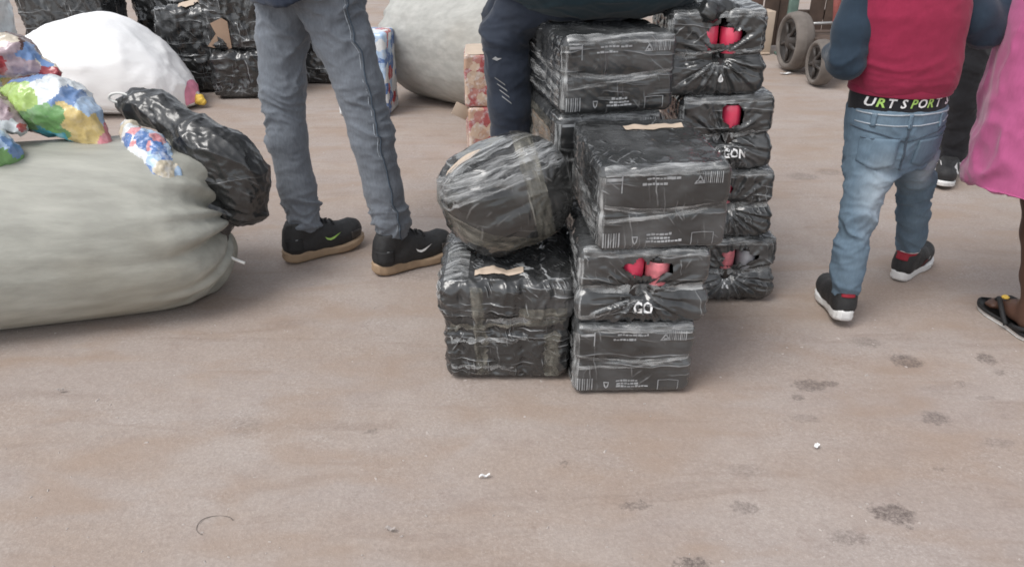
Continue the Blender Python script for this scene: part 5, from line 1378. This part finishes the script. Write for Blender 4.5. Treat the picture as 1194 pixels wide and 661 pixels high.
v.tube([.425, .55, .70, .85, 1.0, 1.12, 1.18, 1.21], [1.455, 1.452, 1.445, 1.436, 1.43, 1.43, 1.43, 1.43], [1.975, 1.985, 2.0, 2.01, 2.01, 2.01, 2.01, 2.01],
       [.216, .211, .205, .195, .165, .165, .16, .09], [.195, .188, .18, .165, .125, .12, .10, .07], 0, 0)
v.chain([womJ['shoL'], (womJ['shoL'] + womJ['elbL']) / 2], [.062, .058], .02); v.chain([womJ['shoR'], (womJ['shoR'] + womJ['elbR']) / 2], [.062, .058], .02)
v.cut(lambda x, y, z: .428 + .014 * np.sin(x * 14) - z)
garment("dress", v, 'pink', wom, 87, 0.026, (6, 6, 1.3), lambda V: sstep(1.15, .45, V[:, 2]), fine=.002)
for q, fd, sg in (("L", unit((-.10, .99, 0)), 1), ("R", unit((0, 1, 0)), -1)):
    a = womJ['ank' + q]; yw = math.degrees(math.atan2(fd[1], fd[0])); Ls = .245
    xs = np.linspace(0, Ls, 26); hw = np.interp(xs / Ls, [0, .05, .15, .4, .7, .85, .95, 1], [.008, .022, .032, .031, .044, .041, .026, .006])
    out = np.concatenate([np.stack([xs, hw], 1), np.stack([xs[::-1][1:-1], -hw[::-1][1:-1]], 1)]); n = len(out); Mx = rotm(0, 0, yw); H = v3(a[0], a[1], 0) - fd * .062
    T = lambda P: np.asarray(P, float) @ Mx.T + H
    rg = [(0.94, .0), (1.0, .004), (1.0, .011)]; c = v3(Ls / 2, 0)[:2] if False else np.array([Ls / 2, 0])
    V = np.concatenate([np.concatenate([c + (out - c) * s_, np.full((n, 1), z_)], 1) for s_, z_ in rg]); F = [tuple(f) for f in grid_faces(3, n, False, True)] + [tuple(range(n))[::-1], tuple(range(2 * n, 3 * n))]
    sn = mk("sandal", T(V), F, M['white_rubber'], wom)
    V = np.concatenate([np.concatenate([c + (out - c) * s_, np.full((n, 1), z_)], 1) for s_, z_ in ((1.0, .0112), (1.03, .014), (1.03, .021), (.98, .023))]); F = [tuple(f) for f in grid_faces(4, n, False, True)] + [tuple(range(n))[::-1], tuple(range(3 * n, 4 * n))]
    mk("footbed", T(V), F, M['shoe_black'], sn)
    for sy in (1, -1):
        q = [(.185, .006, .045), (.165, .018 * sy, .062), (.13, .036 * sy, .058), (.10, .042 * sy, .035), (.085, .040 * sy, .018)]
        V, F = sweep(T(lerp_path(q, 20)), .007, 8); mk("strap", V, F, M['lace'], sn)
    ang = np.linspace(-2.4, 2.4, 20); q = np.stack([.048 - .052 * np.cos(ang) * .9 + .0, .038 * np.sin(ang), .030 + .014 * np.cos(ang)], 1); V, F = sweep(T(q), .0065, 8); mk("strap", V, F, M['lace'], sn)
    V, F = lathe([(.0005, 0), (.010, .0), (.011, .004), (.006, .008), (.0005, .009)], 12); mk("strap_stud", T(V + v3(.150, .012, .070)), F, M['yellow_tip'], sn)

# ---- the person in black behind them
blkJ = dict(ankR=v3(1.925, 3.26, .11), kneeR=v3(1.870, 3.22, .49), hipR=v3(1.87, 3.24, .90), ankL=v3(2.22, 3.50, .11), kneeL=v3(2.12, 3.36, .49), hipL=v3(2.04, 3.28, .90),
            pelvis=v3(1.955, 3.26, .95), chest=v3(1.955, 3.26, 1.24), neck=v3(1.955, 3.25, 1.47), head=v3(1.955, 3.24, 1.61), shoR=v3(1.775, 3.25, 1.39), shoL=v3(2.135, 3.27, 1.39),
            elbR=v3(1.76, 3.20, 1.12), elbL=v3(2.17, 3.22, 1.12), wriR=v3(1.86, 3.03, 1.08), wriL=v3(2.06, 3.05, 1.08))
blk = person("person in black trousers and black and white trainers, behind the pink dress", blkJ, 1.0, (-.35, -.93), .010)
v = Vol((1.65, 3.0, .05), (2.40, 3.75, 1.08), 0.008)
v.chain([(1.925, 3.26, .10), (1.915, 3.255, .2), (1.888, 3.235, .35), (1.868, 3.225, .50), (1.862, 3.23, .72), (1.88, 3.24, .90)], [.068, .070, .074, .080, .092, .11], .02)
v.chain([(2.22, 3.50, .10), (2.18, 3.44, .3), (2.12, 3.36, .50), (2.07, 3.31, .72), (2.03, 3.28, .90)], [.068, .072, .080, .092, .11], .02)
v.tube([.86, .95, 1.05], [1.955] * 3, [3.26] * 3, [.17, .17, .155], [.12, .125, .12], 8, .05)
garment("trousers", v, 'black_cloth', blk, 91, 0.010, (6, 6, 18))
v = Vol((1.6, 2.85, .84), (2.35, 3.55, 1.6), 0.010)
v.tube([.86, .95, 1.10, 1.25, 1.40, 1.46], [1.955] * 6, [3.26] * 6, [.20, .20, .19, .205, .20, .12], [.145, .145, .135, .14, .13, .10], 8, .04)
v.chain([blkJ['shoL'], blkJ['elbL'], blkJ['wriL']], [.075, .06, .045], .03); v.chain([blkJ['shoR'], blkJ['elbR'], blkJ['wriR']], [.075, .06, .045], .03)
garment("sweater", v, 'black_cloth', blk, 93, 0.010, (6, 6, 14))
for a, yw in ((blkJ['ankR'], 238), (blkJ['ankL'], 250)):
    d_ = v3(math.cos(R(yw)), math.sin(R(yw)), 0); hp = a - d_ * .065
    up, tr, T, k, Mx = shoe(blk, (hp[0], hp[1]), yw, .285, 'shoe_black', 'white_rubber', bulk=1.08, sole_h=.032)
    print_on("side_panel", np.array([(-.05, -.016), (.0, -.022), (.045, -.008), (.04, .020), (.0, .026), (-.04, .020)]), [tuple(range(6))], T([[.17, -.04, .066]])[0], Mx[:, 0], Mx[:, 2], tr, M['white'], up, .003)
    print_on("side_panel", np.array([(-.05, -.016), (.0, -.022), (.045, -.008), (.04, .020), (.0, .026), (-.04, .020)]) * v3(-1, 1, 0)[:2], [tuple(range(6))[::-1]], T([[.17, .04, .066]])[0], -Mx[:, 0], Mx[:, 2], tr, M['white'], up, .003)

# ------------------------------------------------------------------ hand cart and clutter at the back right
cart = empty("hand_cart", (2.0, 5.3, 0)); tag(cart, "old red framed hand cart with two dusty grey wheels, at the back right", "hand cart")
def wheel(c, rad, wid, yaw):
    Mx = rotm(0, 0, yaw) @ rotm(0, 90, 0); th = rad * .30
    a = np.linspace(0, 2 * np.pi, 15)[:-1]; prof = [(rad - th / 2 + th / 2 * np.cos(t), wid / 2 * np.sin(t)) for t in a] ; prof.append(prof[0])
    prof = [((r_ if r_ < rad * .97 else rad - .006 * abs(math.sin(z_ * 160))), z_) for r_, z_ in prof]
    V, F = lathe(prof, 40, Mx, c); w_ = mk("wheel", V, F[:, ::-1], M['tyre'], cart)
    V, F = lathe([(rad * .74, -wid * .32), (rad * .70, -wid * .40), (rad * .62, -wid * .25), (rad * .30, -wid * .18), (rad * .24, -wid * .42), (rad * .10, -wid * .48), (.002, -wid * .48)], 32, Mx, c); mk("rim", V, F, M['rim'], w_)
    V, F = lathe([(rad * .74, wid * .32), (rad * .70, wid * .40), (rad * .62, wid * .25), (rad * .30, wid * .18), (rad * .24, wid * .42), (rad * .10, wid * .48), (.002, wid * .48)], 32, Mx, c); mk("rim", V, F, M['rim'], w_)
    n = np.array(Mx[:, 2]); 
    for i in range(5):
        t = i * 2 * np.pi / 5; d_ = Mx @ v3(math.cos(t), math.sin(t), 0)
        for sg in (-1, 1):
            V, F = bar(np.array(c) + d_ * rad * .2 + n * wid * .36 * sg, np.array(c) + d_ * rad * .70 + n * wid * .30 * sg, .012, 8); mk("spoke", V, F, M['rim'], w_)
wheel((1.925, 5.42, .195), .195, .125, 4); wheel((1.955, 4.98, .142), .142, .10, 2)
def cb(a, b, r, nm, mt, seg=10): V, F = bar(a, b, r, seg); mk(nm, V, F, M[mt], cart)
cb((1.955, 4.98, .142), (2.28, 4.995, .142), .014, "axle", 'red_paint'); cb((1.925, 5.42, .195), (2.32, 5.45, .195), .014, "axle", 'steel')
cb((2.06, 5.03, .12), (2.00, 5.10, .75), .022, "frame_bar", 'red_paint'); cb((2.12, 5.05, .10), (2.07, 5.12, .80), .020, "frame_bar", 'red_paint'); cb((2.05, 5.03, .13), (2.06, 5.55, .22), .018, "frame_bar", 'red_paint')
cb((2.26, 5.1, .13), (2.27, 5.62, .22), .018, "frame_bar", 'red_paint'); cb((1.99, 5.40, .31), (2.20, 5.46, .31), .010, "cross_bar", 'steel')
for i in range(4):
    V, F = box_vf((2.16, 5.12 + .13 * i, .235), (.34, .12, .022), rotm(0, 0, 3), .003); mk("deck_board", V, F, M['wood'], cart)
post = empty("green_post", (2.06, 5.95, 0)); tag(post, "worn green metal post standing behind the hand cart", "post")
V, F = box_vf((2.06, 5.95, .9), (.065, .05, 1.8), None, .006); mk("upright", V, F, M['green_paint'], post); V, F = box_vf((2.06, 5.95, .008), (.14, .14, .016), None, .003); mk("base_plate", V, F, M['green_paint'], post)
# slatted wooden stall front behind
st_ = empty("wooden_stall", (2.3, 6.2, 0)); tag(st_, "dark brown planked stall front behind the hand cart", "stall")
for i in range(12):
    x = 1.86 + .118 * i
    if 3 == i: continue
    V, F = box_vf((x, 6.20 + random.uniform(-.006, .006), .62 + random.uniform(-.01, .02)), (.108, .022, 1.2), rotm(0, random.uniform(-.6, .6), 0), .003); mk("plank", V, F, M['wood' if i % 3 else 'wood_red'], st_)
V, F = box_vf((2.5, 6.235, .25), (1.45, .04, .07), None, .003); mk("rail", V, F, M['wood'], st_); V, F = box_vf((2.5, 6.235, 1.0), (1.45, .04, .07), None, .003); mk("rail", V, F, M['wood'], st_)
lc = empty("cardboard_sheet", (1.87, 5.98, 0)); tag(lc, "pale cardboard box standing on the ground between the drink packs and the hand cart", "cardboard")
V, F = box_vf((1.85, 6.04, .155), (.19, .14, .31), rotm(0, 0, 8), .006); mk("box_body", V, F, M['carton_pale'], lc)
V, F = box_vf((1.78, 5.955, .008), (.33, .03, .012), rotm(0, 0, 8), .002); mk("loose_flap", V, F, M['carton_pale'], lc)
# dark wrapped goods far behind the right-hand column
wrapped_carton("wrapped_carton", "dark brown wrapped bale in the far background above the right-hand column", "bale", (1.62, 6.9, 0), (0.7, 0.5, 0.95), 6, 'film_far', 95, step=0.02)
scrap(1.86, 5.30, .09, .03, 12, M['white'], "white paper scrap beside the hand cart's larger wheel")
